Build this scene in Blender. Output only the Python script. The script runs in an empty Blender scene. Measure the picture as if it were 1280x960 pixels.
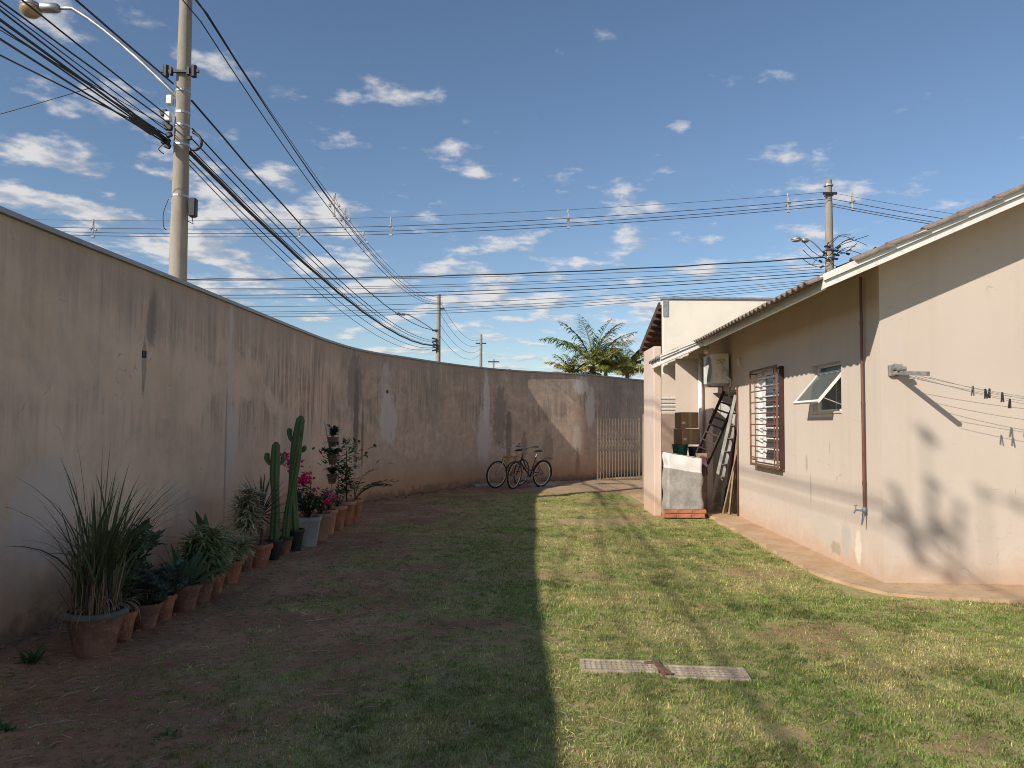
import bpy, math, random
import numpy as np
from mathutils import Vector, Matrix, Quaternion, noise as mnoise
R = math.radians
rng = random.Random(7)
nrg = np.random.default_rng(11)
S = bpy.context.scene
C = S.collection

# ------------------------------------------------------------------ camera, sky, sun, exposure
FPX, HC, ROLL, EYE = 960.0, 530.0, R(0.4), 1.6
PITCH = math.atan((HC - 480) / FPX)
cd = bpy.data.cameras.new('camera'); cam = bpy.data.objects.new('camera', cd); C.objects.link(cam)
cd.sensor_width = 36; cd.lens = 27.0; cd.clip_start = .05; cd.clip_end = 2000
cam.matrix_world = (Matrix.Translation((0, 0, EYE)) @ Matrix.Rotation(math.pi / 2 + PITCH, 4, 'X') @ Matrix.Rotation(ROLL, 4, 'Z'))
S.camera = cam
S.render.resolution_x = 1024; S.render.resolution_y = 768
try: S.cycles.filter_width = 1.0
except Exception: pass
S.render.filter_size = 1.0

SUNV = Vector((1.25, 1.10, -1.0))           # direction in which the sunlight travels
sl = bpy.data.lights.new('sun', 'SUN'); sun = bpy.data.objects.new('sun', sl); C.objects.link(sun)
sl.energy = 4.4; sl.angle = R(.53); sl.color = (1.0, .93, .83)
sun.rotation_euler = SUNV.to_track_quat('-Z', 'Y').to_euler(); sun.location = (-12, -14, 14)

W = bpy.data.worlds.new('World'); S.world = W; W.use_nodes = True
wn, wl = W.node_tree.nodes, W.node_tree.links
wn.clear()
def WN(t, **k):
    n = wn.new(t)
    for a, b in k.items(): setattr(n, a, b)
    return n
def wmath(op, a, b=None, c=None):
    n = WN('ShaderNodeMath', operation=op)
    for i, v in enumerate((a, b, c)):
        if v is None: continue
        if isinstance(v, (int, float)): n.inputs[i].default_value = v
        else: wl.new(v, n.inputs[i])
    return n.outputs[0]
sky = WN('ShaderNodeTexSky', sky_type='NISHITA', sun_disc=False)
sky.sun_elevation = R(31.0); sky.sun_rotation = math.atan2(-SUNV.x, -SUNV.y)
sky.air_density = 1.0; sky.dust_density = .4; sky.ozone_density = 2.0; sky.altitude = 600
tc = WN('ShaderNodeTexCoord'); sp = WN('ShaderNodeSeparateXYZ'); wl.new(tc.outputs['Generated'], sp.inputs[0])
zc = wmath('MAXIMUM', wmath('ADD', sp.outputs[2], .14), .05)      # the bulge of the cloud layer keeps far clouds tall
def cloud_uv(dx, dy):
    cb = WN('ShaderNodeCombineXYZ')
    wl.new(wmath('ADD', wmath('DIVIDE', sp.outputs[0], zc), dx), cb.inputs[0])
    wl.new(wmath('ADD', wmath('DIVIDE', sp.outputs[1], zc), dy), cb.inputs[1])
    return cb.outputs[0]
def wnoise(vec, scale, detail, rough):
    n = WN('ShaderNodeTexNoise'); n.inputs['Scale'].default_value = scale
    n.inputs['Detail'].default_value = detail; n.inputs['Roughness'].default_value = rough
    wl.new(vec, n.inputs['Vector']); return n.outputs['Fac']
def wramp(v, a, b):
    n = WN('ShaderNodeMapRange', interpolation_type='SMOOTHSTEP'); wl.new(v, n.inputs[0])
    n.inputs[1].default_value = a; n.inputs[2].default_value = b; return n.outputs[0]
CX, CY = 23.5, 61.7
n1 = wnoise(cloud_uv(CX, CY), 4.3, 10, .56)
n2 = wnoise(cloud_uv(CX + 4, CY - 9), .5, 3, .5)
lit = wnoise(cloud_uv(CX - .05, CY - .06), 4.3, 10, .56)
dens = wmath('ADD', wmath('ADD', n1, wmath('MULTIPLY', wmath('SUBTRACT', n2, .5), .5)), wmath('SUBTRACT', wmath('MULTIPLY', wramp(sp.outputs[2], .45, .10), .11), .045))
mask = wmath('MULTIPLY', wramp(dens, .535, .68), .80)
mask = wmath('MULTIPLY', mask, wramp(sp.outputs[2], .0, .06))
shade = wramp(wmath('SUBTRACT', n1, lit), -.10, .09)
ccol = WN('ShaderNodeMix', data_type='RGBA'); wl.new(shade, ccol.inputs[0])
ccol.inputs[6].default_value = (3.6, 3.9, 4.5, 1); ccol.inputs[7].default_value = (7.2, 6.9, 6.6, 1)
cm = WN('ShaderNodeMix', data_type='RGBA'); wl.new(mask, cm.inputs[0]); hs_ = WN('ShaderNodeHueSaturation'); hs_.inputs['Saturation'].default_value = 1.02; wl.new(sky.outputs[0], hs_.inputs['Color']); wl.new(hs_.outputs[0], cm.inputs[6]); wl.new(ccol.outputs[2], cm.inputs[7])
bg = WN('ShaderNodeBackground'); bg.inputs[1].default_value = .10; wl.new(cm.outputs[2], bg.inputs[0])
wo = WN('ShaderNodeOutputWorld'); wl.new(bg.outputs[0], wo.inputs[0])

vs = S.view_settings
vs.view_transform = 'Standard'; vs.look = 'None'; vs.gamma = 1.0; vs.exposure = 0.22
try: vs.use_curve_mapping = False
except Exception: pass

# ------------------------------------------------------------------ helpers
def ray(x, y):
    dx, dy = x - 640, y - 480
    a = dx + dy * ROLL; u = -(dy - dx * ROLL)
    return Vector((a, FPX * math.cos(PITCH) - u * math.sin(PITCH), FPX * math.sin(PITCH) + u * math.cos(PITCH)))
def at(x, y, d):                       # the world point at distance d seen in that direction of the photograph
    r = ray(x, y); return r * (d / r.y) + Vector((0, 0, EYE))
def gnd(x, y, z=0.0):
    r = ray(x, y); return r * ((z - EYE) / r.z) + Vector((0, 0, EYE))

def tag(o, label=None, cat=None, group=None, kind=None):
    if label: o['label'] = label
    if cat: o['category'] = cat
    if group: o['group'] = group
    if kind: o['kind'] = kind
    return o
def empty(name, loc=(0, 0, 0), rz=0.0, parent=None):
    o = bpy.data.objects.new(name, None); C.objects.link(o)
    o.location = loc; o.rotation_euler = (0, 0, rz); o.empty_display_size = .2
    if parent: o.parent = parent
    return o

class MB:
    def __init__(s): s.v = []; s.f = []; s.m = []; s.c = []; s.mi = 0; s.col = None
    def face(s, idx): s.f.append(tuple(idx)); s.m.append(s.mi); s.c.append(s.col)
    def add(s, verts, faces):
        b = len(s.v); s.v.extend([tuple(p) for p in verts])
        for f in faces: s.face([b + i for i in f])
    def box(s, c, d, rot=None, taper=1.0, bev=0.0):
        hx, hy, hz = d[0] / 2, d[1] / 2, d[2] / 2
        M = rot if rot is not None else Matrix.Identity(3)
        c = Vector(c)
        if bev > 0:
            b = min(bev, hx * .49, hy * .49, hz * .49)
            ring = []
            for z, ins in ((-hz, b), (-hz + b, 0), (hz - b, 0), (hz, b)):
                x, y = hx - ins, hy - ins; q = b
                xo, yo = hx - ins, hy - ins
                pts = [(xo - q, -yo), (xo, -yo + q), (xo, yo - q), (xo - q, yo), (-xo + q, yo), (-xo, yo - q), (-xo, -yo + q), (-xo + q, -yo)]
                ring.append([c + M @ Vector((px, py, z)) for px, py in pts])
            vs_ = [p for r in ring for p in r]
            fs = []
            for k in range(3):
                for i in range(8):
                    j = (i + 1) % 8; fs.append((k * 8 + i, k * 8 + j, (k + 1) * 8 + j, (k + 1) * 8 + i))
            fs.append(tuple(range(7, -1, -1))); fs.append(tuple(24 + i for i in range(8)))
            s.add(vs_, fs); return s
        vs_ = []
        for z in (-hz, hz):
            t = taper if z > 0 else 1
            for x, y in ((-hx, -hy), (hx, -hy), (hx, hy), (-hx, hy)): vs_.append(c + M @ Vector((x * t, y * t, z)))
        s.add(vs_, [(3, 2, 1, 0), (4, 5, 6, 7), (0, 1, 5, 4), (1, 2, 6, 5), (2, 3, 7, 6), (3, 0, 4, 7)]); return s
    def bx(s, x0, x1, y0, y1, z0, z1, bev=0.0): return s.box(((x0 + x1) / 2, (y0 + y1) / 2, (z0 + z1) / 2), (abs(x1 - x0), abs(y1 - y0), abs(z1 - z0)), bev=bev)
    def tube(s, pts, r, n=8, caps=True, star=0.0, ribs=0, up=None):
        pts = [Vector(p) for p in pts]; m = len(pts)
        rs = r if isinstance(r, (list, tuple)) else [r] * m
        b = len(s.v); prev = None
        for i, p in enumerate(pts):
            t = (pts[min(i + 1, m - 1)] - pts[max(i - 1, 0)])
            t = t.normalized() if t.length > 1e-9 else Vector((0, 0, 1))
            if prev is None:
                a = Vector((0, 0, 1)) if abs(t.z) < .9 else Vector((1, 0, 0))
                prev = (a - t * a.dot(t)).normalized()
            else:
                prev = prev - t * prev.dot(t)
                prev = prev.normalized() if prev.length > 1e-6 else t.orthogonal().normalized()
            q = t.cross(prev)
            for k in range(n):
                an = 2 * math.pi * k / n
                rr = rs[i] * (1 + star * math.cos(ribs * an)) if ribs else rs[i]
                s.v.append(tuple(p + prev * (rr * math.cos(an)) + q * (rr * math.sin(an))))
        for i in range(m - 1):
            for k in range(n):
                k2 = (k + 1) % n
                s.face((b + i * n + k, b + i * n + k2, b + (i + 1) * n + k2, b + (i + 1) * n + k))
        if caps:
            s.face([b + k for k in range(n - 1, -1, -1)]); s.face([b + (m - 1) * n + k for k in range(n)])
        return s
    def lathe(s, prof, n=20, c=(0, 0, 0), axis=None, close=False):
        b = len(s.v); c = Vector(c); M = axis or Matrix.Identity(3)
        for (r, z) in prof:
            for k in range(n):
                a = 2 * math.pi * k / n; s.v.append(tuple(c + M @ Vector((r * math.cos(a), r * math.sin(a), z))))
        m = len(prof)
        for i in range(m - 1 + (1 if close else 0)):
            i2 = (i + 1) % m
            for k in range(n):
                k2 = (k + 1) % n; s.face((b + i * n + k, b + i * n + k2, b + i2 * n + k2, b + i2 * n + k))
        if not close:
            if prof[0][0] > 1e-5: s.face([b + k for k in range(n - 1, -1, -1)])
            if prof[-1][0] > 1e-5: s.face([b + (m - 1) * n + k for k in range(n)])
        return s
    def torus(s, c, R0, r0, axis, n=28, k=8):
        prof = [(R0 + r0 * math.cos(2 * math.pi * i / k), r0 * math.sin(2 * math.pi * i / k)) for i in range(k)]
        return s.lathe(prof, n, c, axis, close=True)
    def prism(s, poly, axis, a, b):      # polygon in the two other axes, extruded from a to b
        n = len(poly)
        def mk(p, t): return {'x': (t, p[0], p[1]), 'y': (p[0], t, p[1]), 'z': (p[0], p[1], t)}[axis]
        s.add([mk(p, a) for p in poly] + [mk(p, b) for p in poly],
              [tuple(range(n - 1, -1, -1)), tuple(range(n, 2 * n))] + [(i, (i + 1) % n, n + (i + 1) % n, n + i) for i in range(n)]); return s
    def ribbon(s, p0, az, el, L, w, droop=0.0, n=4, fold=0.0, twist=0.0, base=.5):
        p = Vector(p0); st = L / n; b = len(s.v)
        for i in range(n + 1):
            t = i / n
            ww = w * (base + (1 - base) * min(1, t * 3)) * (1 - t ** 2.2) + .0008
            d = Vector((math.cos(az) * math.cos(el), math.sin(az) * math.cos(el), math.sin(el)))
            sd = Vector((-math.sin(az), math.cos(az), 0)); up = d.cross(sd) * -1
            sd2 = sd * math.cos(twist) + up * math.sin(twist)
            off = up * (-fold * ww)
            s.v.extend([tuple(p - sd2 * ww / 2 + off * -1), tuple(p + off * 0), tuple(p + sd2 * ww / 2 + off * -1)])
            p = p + d * st; el -= droop / n
        for i in range(n):
            a = b + i * 3
            s.face((a, a + 1, a + 4, a + 3)); s.face((a + 1, a + 2, a + 5, a + 4))
        return s
    def leaf(s, p, d, up, L, w):         # a small folded leaf of two faces
        p = Vector(p); d = Vector(d).normalized(); sd = d.cross(Vector(up)); sd = sd.normalized() if sd.length > 1e-4 else d.orthogonal().normalized()
        u = sd.cross(d)
        s.add([p, p + d * L * .45 + sd * w / 2 + u * w * .18, p + d * L, p + d * L * .45 - sd * w / 2 + u * w * .18], [(0, 1, 2), (0, 2, 3)]); return s
    def mesh(s, name, smooth=False):
        me = bpy.data.meshes.new(name); me.from_pydata(s.v, [], s.f)
        me.polygons.foreach_set('material_index', s.m)
        if smooth: me.polygons.foreach_set('use_smooth', [True] * len(s.f))
        if any(c is not None for c in s.c):
            at_ = me.color_attributes.new('Col', 'FLOAT_COLOR', 'CORNER'); arr = []
            for f, c in zip(s.f, s.c):
                c = c or (.5, .5, .5)
                arr.extend([c[0], c[1], c[2], 1.0] * len(f))
            at_.data.foreach_set('color', arr)
        me.update(); return me
    def build(s, name, mats, parent=None, smooth=False, loc=None, rot=None):
        me = s.mesh(name, smooth)
        for m in (mats if isinstance(mats, (list, tuple)) else [mats]): me.materials.append(m)
        o = bpy.data.objects.new(name, me); C.objects.link(o)
        if parent: o.parent = parent
        if loc is not None: o.location = loc
        if rot is not None: o.rotation_euler = rot
        return o
def inst(src, parent=None, loc=None, rot=None, scale=None):
    o = src.copy(); C.objects.link(o)
    if parent is not None: o.parent = parent
    if loc is not None: o.location = loc
    if rot is not None: o.rotation_euler = rot
    if scale is not None: o.scale = scale
    return o
def copy_tree(o, parent=None):
    c = o.copy(); C.objects.link(c)
    if parent is not None: c.parent = parent
    for ch in list(o.children): copy_tree(ch, c)
    return c
def smooth_by_angle(o, ang=40):
    me = o.data
    me.polygons.foreach_set('use_smooth', [True] * len(me.polygons))
    try: me.set_sharp_from_angle(angle=R(ang))
    except Exception: pass
    return o

# ------------------------------------------------------------------ materials
class NT:
    def __init__(s, name):
        s.mat = bpy.data.materials.new(name); s.mat.use_nodes = True
        s.n, s.l = s.mat.node_tree.nodes, s.mat.node_tree.links
        s.p = s.n['Principled BSDF']; s.out = s.n['Material Output']
    def new(s, t, **k):
        n = s.n.new(t)
        for a, b in k.items(): setattr(n, a, b)
        return n
    def link(s, a, b): s.l.new(a, b)
    def val(s, sock, v):
        if isinstance(v, (int, float)): sock.default_value = v
        elif isinstance(v, (tuple, list)): sock.default_value = tuple(v) + ((1,) if len(v) == 3 and sock.type == 'RGBA' else ())
        else: s.l.new(v, sock)
    def math(s, op, a, b=None, c=None, clamp=False):
        n = s.new('ShaderNodeMath', operation=op, use_clamp=clamp)
        for i, v in enumerate((a, b, c)):
            if v is not None: s.val(n.inputs[i], v)
        return n.outputs[0]
    def coord(s, kind='Object', scale=(1, 1, 1), loc=(0, 0, 0)):
        t = s.new('ShaderNodeTexCoord'); m = s.new('ShaderNodeMapping'); s.link(t.outputs[kind], m.inputs[0])
        m.inputs['Scale'].default_value = scale; m.inputs['Location'].default_value = loc; return m.outputs[0]
    def noise(s, vec, scale, detail=5, rough=.55, dist=0.0):
        n = s.new('ShaderNodeTexNoise'); s.link(vec, n.inputs['Vector'])
        n.inputs['Scale'].default_value = scale; n.inputs['Detail'].default_value = detail
        n.inputs['Roughness'].default_value = rough; n.inputs['Distortion'].default_value = dist; return n.outputs['Fac']
    def ramp(s, v, a, b, o0=0.0, o1=1.0):
        n = s.new('ShaderNodeMapRange', interpolation_type='SMOOTHSTEP'); s.val(n.inputs[0], v)
        for i, q in ((1, a), (2, b), (3, o0), (4, o1)): s.val(n.inputs[i], q)
        return n.outputs[0]
    def mix(s, f, a, b, mode='MIX'):
        n = s.new('ShaderNodeMix', data_type='RGBA', blend_type=mode)
        s.val(n.inputs[0], f); s.val(n.inputs[6], a); s.val(n.inputs[7], b); return n.outputs[2]
    def bump(s, h, strength=.3, dist=.01):
        b = s.new('ShaderNodeBump'); b.inputs['Strength'].default_value = strength; b.inputs['Distance'].default_value = dist
        s.link(h, b.inputs['Height']); s.link(b.outputs[0], s.p.inputs['Normal'])
    def done(s, col, rough=.7, metal=0.0, spec=None):
        s.val(s.p.inputs['Base Color'], col); s.val(s.p.inputs['Roughness'], rough); s.p.inputs['Metallic'].default_value = metal
        if spec is not None: s.p.inputs['Specular IOR Level'].default_value = spec
        return s.mat
MATS = {}
def simple(name, col, rough=.6, metal=0.0, var=.25, scale=6.0, bump=.15, dirt=None, spec=None):
    if name in MATS: return MATS[name]
    t = NT(name); v = t.coord()
    n1 = t.noise(v, scale, 6, .6); n2 = t.noise(v, scale * 7, 4, .6)
    a = tuple(c * (1 - var) for c in col); b = tuple(min(1, c * (1 + var)) for c in col)
    c = t.mix(t.ramp(n1, .3, .7), a, b)
    if dirt: c = t.mix(t.ramp(n2, .5, .75), c, dirt)
    if bump: t.bump(n2, bump, .004)
    r = t.ramp(n1, .2, .8, max(.05, rough - .1), min(1, rough + .1))
    MATS[name] = t.done(c, r, metal, spec); return MATS[name]
def foliage_mat(name, trans=.25, rough=.55):
    t = NT(name); a = t.new('ShaderNodeAttribute', attribute_name='Col')
    n = t.noise(t.coord(), 30, 3)
    c = t.mix(1.0, a.outputs['Color'], t.mix(n, (.75, .75, .75), (1.2, 1.2, 1.2)), 'MULTIPLY')
    t.done(c, rough, 0, .3)
    tr = t.new('ShaderNodeBsdfTranslucent'); t.link(c, tr.inputs[0])
    mx = t.new('ShaderNodeMixShader'); mx.inputs[0].default_value = trans
    t.link(t.p.outputs[0], mx.inputs[1]); t.link(tr.outputs[0], mx.inputs[2]); t.link(mx.outputs[0], t.out.inputs[0])
    return t.mat
M_leaf = foliage_mat('leaf')
M_grass = foliage_mat('grass_blades', .3, .6)
M_black = simple('black_plastic', (.02, .02, .022), .5)
M_cable = simple('cable_sheath', (.018, .018, .022), .6, var=.3)
M_galv = simple('galvanised', (.42, .43, .44), .45, .7, var=.2)
M_alu = simple('aluminium', (.62, .63, .64), .38, .6, var=.12)
M_white = simple('white_paint', (.78, .76, .72), .5, var=.05, scale=3, dirt=(.62, .58, .52))
M_fascia = simple('fascia_paint', (.80, .77, .70), .55, var=.06, scale=2, dirt=(.66, .62, .54))
M_rust = simple('brown_iron_paint', (.17, .085, .055), .6, var=.3, dirt=(.3, .2, .14))
M_pvc = simple('brown_pvc', (.155, .065, .045), .4, var=.18)
M_terra = simple('terracotta', (.34, .14, .072), .85, var=.35, scale=5, dirt=(.42, .27, .19), bump=.4)
M_terra_d = simple('dark_terracotta', (.21, .10, .065), .8, var=.35, scale=5, dirt=(.32, .21, .155), bump=.4)
M_cement = simple('grey_cement', (.36, .34, .31), .85, var=.2, scale=6, dirt=(.24, .22, .19), bump=.4)
M_potgrey = simple('grey_green_rim', (.13, .145, .12), .75, var=.3)
M_soil = simple('potting_soil', (.05, .032, .022), .95, var=.4, scale=25, bump=.8)
M_brick = simple('red_brick', (.42, .155, .085), .85, var=.25, scale=9, dirt=(.34, .19, .13), bump=.5)
M_card = simple('cardboard', (.40, .25, .13), .8, var=.1, scale=4)
M_tape = simple('packing_tape', (.46, .32, .18), .35, var=.1)
M_green = simple('green_plastic', (.02, .16, .105), .45, var=.12)
M_wood = simple('weathered_wood', (.33, .235, .15), .8, var=.3, scale=8, dirt=(.2, .15, .1))
M_darkwood = simple('dark_red_wood', (.060, .030, .024), .65, var=.3)
M_timber = simple('roof_timber', (.10, .05, .03), .75, var=.3)
M_tile = simple('roof_tile', (.20, .155, .125), .88, var=.35, scale=7, dirt=(.09, .078, .07), bump=.6)
M_int = simple('inside_white', (.62, .60, .58), .8, var=.08)
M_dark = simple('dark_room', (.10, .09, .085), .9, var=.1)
def glass_mat():
    t = NT('window_glass'); t.p.inputs['Base Color'].default_value = (.20, .22, .22, 1)
    t.p.inputs['Roughness'].default_value = .12; t.p.inputs['Specular IOR Level'].default_value = .7
    tr = t.new('ShaderNodeBsdfTransparent'); tr.inputs[0].default_value = (.7, .74, .73, 1)
    mx = t.new('ShaderNodeMixShader'); mx.inputs[0].default_value = .55
    t.link(tr.outputs[0], mx.inputs[1]); t.link(t.p.outputs[0], mx.inputs[2]); t.link(mx.outputs[0], t.out.inputs[0])
    return t.mat
M_glass = glass_mat()
M_dglass = simple('dark_glass', (.045, .05, .055), .12, var=.15, bump=0, spec=.6)

def concrete_pole_mat():
    t = NT('pole_concrete'); v = t.coord(scale=(1, 1, .25)); v2 = t.coord()
    n = t.noise(v, 5, 6, .6); n2 = t.noise(v2, 40, 4, .6)
    c = t.mix(t.ramp(n, .3, .7), (.25, .215, .17), (.37, .325, .265)); c = t.mix(t.ramp(n2, .55, .8), c, (.23, .20, .165))
    t.bump(n2, .3, .004); return t.done(c, .9)
M_pole = concrete_pole_mat()

# ------------------------------------------------------------------ numpy noise for the lawn
def vnoise(x, y, sc, seed):
    g = np.random.default_rng(seed).random((128, 128))
    X = x * sc + 40; Y = y * sc + 40
    xi = np.floor(X).astype(int); yi = np.floor(Y).astype(int); fx = X - xi; fy = Y - yi
    fx = fx * fx * (3 - 2 * fx); fy = fy * fy * (3 - 2 * fy)
    a = g[xi % 128, yi % 128]; b = g[(xi + 1) % 128, yi % 128]; c = g[xi % 128, (yi + 1) % 128]; d = g[(xi + 1) % 128, (yi + 1) % 128]
    return (a * (1 - fx) + b * fx) * (1 - fy) + (c * (1 - fx) + d * fx) * fy
def fbm(x, y, sc, seed): return .5 * vnoise(x, y, sc, seed) + .3 * vnoise(x, y, sc * 2.1, seed + 1) + .2 * vnoise(x, y, sc * 4.3, seed + 2)
def sstep(v, a, b):
    t = np.clip((v - a) / (b - a), 0, 1); return t * t * (3 - 2 * t)
def lawn_density(x, y):
    """1 = dense turf, 0 = bare soil; the worn strip lies along the curved wall and by the gate"""
    n = fbm(x, y, .7, 3); n2 = fbm(x, y, 2.2, 9)
    edge = .15 + .035 * (y - 4) + (n - .5) * 1.5
    d = sstep(x, edge - 2.6, edge + .05)
    d = .08 + .92 * d ** 1.25
    patches = sstep(n2, .45, .60) * .6 * sstep(x, -3.1, -1.5)
    d = np.maximum(d, patches)
    d = d * (1 - sstep(y + (n - .5) * 1.2, 17.9, 18.6))
    d = d * (1 - .5 * sstep(fbm(x, y, 1.3, 21), .60, .72))
    slab = np.clip(np.maximum(np.abs(x - 1.42) - .62, np.abs(y - 12.9 - .15 * (n2 - .5)) - .16) / .12, 0, 1)
    d = d * (.12 + .88 * slab)
    return np.clip(d, 0, 1)

def ground_mat():
    t = NT('lawn_soil'); v = t.coord()
    a = t.new('ShaderNodeAttribute', attribute_name='turf')
    n1 = t.noise(v, 1.3, 6, .6); n2 = t.noise(v, 18, 6, .65); n3 = t.noise(v, 90, 4, .65)
    soil = t.mix(t.ramp(n1, .3, .7), (.38, .205, .115), (.55, .335, .20))
    soil = t.mix(t.ramp(n2, .45, .75), soil, (.19, .10, .06)); soil = t.mix(t.ramp(n3, .60, .75), soil, (.60, .46, .32))
    wet = t.noise(v, .55, 4, .6); soil = t.mix(t.math('MULTIPLY', t.ramp(wet, .42, .66), .55), soil, (.24, .125, .075))
    n4 = t.noise(v, 6, 5, .7); soil = t.mix(t.math('MULTIPLY', t.ramp(n4, .52, .70), .6), soil, (.17, .095, .06))
    th = t.mix(t.ramp(n2, .35, .7), (.44, .36, .165), (.27, .26, .09)); th = t.mix(t.ramp(n3, .5, .75), th, (.58, .48, .27))
    f = t.ramp(t.math('ADD', a.outputs['Fac'], t.math('MULTIPLY', t.math('SUBTRACT', n2, .5), .8)), .30, .75)
    c = t.mix(f, soil, th)
    ad = t.new('ShaderNodeAttribute', attribute_name='pale')
    c = t.mix(t.math('MULTIPLY', ad.outputs['Fac'], t.ramp(n2, .2, .6, .55, 1)), c, t.mix(n1, (.36, .25, .155), (.50, .37, .24)))
    t.bump(t.math('ADD', n2, t.math('MULTIPLY', n3, .5)), .7, .03)
    return t.done(c, .95, 0, .1)

# ------------------------------------------------------------------ ground
xs = np.concatenate([np.arange(-5.2, 9.01, .12)]); ys = np.arange(-6, 27.01, .12)
gx, gy = np.meshgrid(xs, ys)
pale = np.clip(sstep(gy + (fbm(gx, gy, .7, 3) - .5) * 1.2, 18.1, 18.9) * sstep(gx, .2, .9), 0, 1)
pale = np.maximum(pale, (1 - np.clip(np.maximum(np.abs(gx - 1.42) - .62, np.abs(gy - 12.9 - .15 * (fbm(gx, gy, 2.2, 9) - .5)) - .16) / .12, 0, 1)))
for (qx, qy, qr) in ((-1.45, 4.75, .16), (-1.05, 5.2, .13), (-1.7, 4.2, .12), (-.6, 7.2, .14)):
    pale = np.maximum(pale, .6 * np.clip(1.6 - np.hypot((gx - qx), (gy - qy) * 1.3) / qr, 0, 1))
dens_g = lawn_density(gx, gy)
gz = (fbm(gx, gy, 1.1, 5) - .5) * .045 + (fbm(gx, gy, 4.5, 15) - .5) * .022 * (1 - .4 * dens_g)
gz = gz - .004
nx, ny = len(xs), len(ys)
me = bpy.data.meshes.new('lawn')
vv = np.stack([gx.ravel(), gy.ravel(), gz.ravel()], 1)
ii = (np.arange(ny - 1)[:, None] * nx + np.arange(nx - 1)[None, :]).ravel()
ff = np.stack([ii, ii + 1, ii + nx + 1, ii + nx], 1)
me.from_pydata(vv.tolist(), [], ff.tolist())
me.polygons.foreach_set('use_smooth', [True] * len(ff))
for nm, arr in (('turf', dens_g), ('pale', pale)):
    a_ = me.attributes.new(nm, 'FLOAT', 'POINT'); a_.data.foreach_set('value', arr.ravel().astype(np.float32))
me.materials.append(ground_mat())
lawn = bpy.data.objects.new('lawn', me); C.objects.link(lawn); tag(lawn, kind='structure')
def gh(x, y):
    x_, y_ = np.array([x]), np.array([y])
    return float(((fbm(x_, y_, 1.1, 5) - .5) * .045 + (fbm(x_, y_, 4.5, 15) - .5) * .022 * (1 - .4 * lawn_density(x_, y_)) - .004)[0])

m = MB()
m.add([(-300, -300, -.06), (300, -300, -.06), (300, 300, -.06), (-300, 300, -.06)], [(0, 1, 2, 3)])
t = NT('far_ground'); v = t.coord(); n1 = t.noise(v, .6, 6); c = t.mix(n1, (.12, .085, .055), (.20, .15, .10))
tag(m.build('ground', t.done(c, .95)), kind='structure')
m = MB(); m.bx(-13.5, -6.6, -120, 200, -.05, -.02)
tag(m.build('street', simple('asphalt', (.06, .058, .056), .9, scale=3)), kind='structure')
m = MB(); m.bx(-6.58, -3.92, -60, 14, -.05, .08, bev=.02)
tag(m.build('pavement', simple('pavement_concrete', (.30, .28, .25), .9, scale=2)), kind='structure')

# ------------------------------------------------------------------ curved boundary wall
WH = 3.05
ctrl = [(-3.66, -9), (-3.64, -4), (-3.63, 1), (-3.60, 5.3), (-3.51, 8), (-3.46, 10), (-3.41, 11.8), (-3.34, 13.5), (-3.17, 15.0), (-2.88, 16.1), (-2.45, 17.05), (-1.76, 18.55),
        (-.85, 20.1), (-.08, 21.0), (.65, 21.56), (1.42, 22.08), (2.15, 22.58), (2.75, 23.30), (4.0, 24.9), (4.75, 25.85)]
def catmull(P, step):
    out = []
    for i in range(len(P) - 1):
        p0 = Vector(P[max(i - 1, 0)]); p1 = Vector(P[i]); p2 = Vector(P[i + 1]); p3 = Vector(P[min(i + 2, len(P) - 1)])
        k = max(1, int((p2 - p1).length / step))
        for j in range(k):
            t = j / k
            out.append(.5 * ((2 * p1) + (p2 - p0) * t + (2 * p0 - 5 * p1 + 4 * p2 - p3) * t * t + (3 * p1 - p0 - 3 * p2 + p3) * t ** 3))
    out.append(Vector(P[-1])); return out
path = catmull(ctrl, .15)
arc = [0.0]
for i in range(1, len(path)): arc.append(arc[-1] + (path[i] - path[i - 1]).length)
nor = []
for i in range(len(path)):
    d = (path[min(i + 1, len(path) - 1)] - path[max(i - 1, 0)]).normalized(); nor.append(Vector((d.y, -d.x)))   # towards the yard
def wall_sz(x, y):                       # photograph direction -> (arc length, height) on the wall
    r = ray(x, y); best = None
    for i in range(len(path) - 1):
        a, b = path[i], path[i + 1]; d = b - a
        den = r.x * d.y - r.y * d.x
        if abs(den) < 1e-9: continue
        tt = (a.x * d.y - a.y * d.x) / den; uu = (a.x * r.y - a.y * r.x) / den
        if 0 <= uu <= 1 and tt > 0 and (best is None or tt < best[0]): best = (tt, arc[i] + uu * d.length, EYE + tt * r.z, i)
    return best[1], best[2], best[3]

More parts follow.
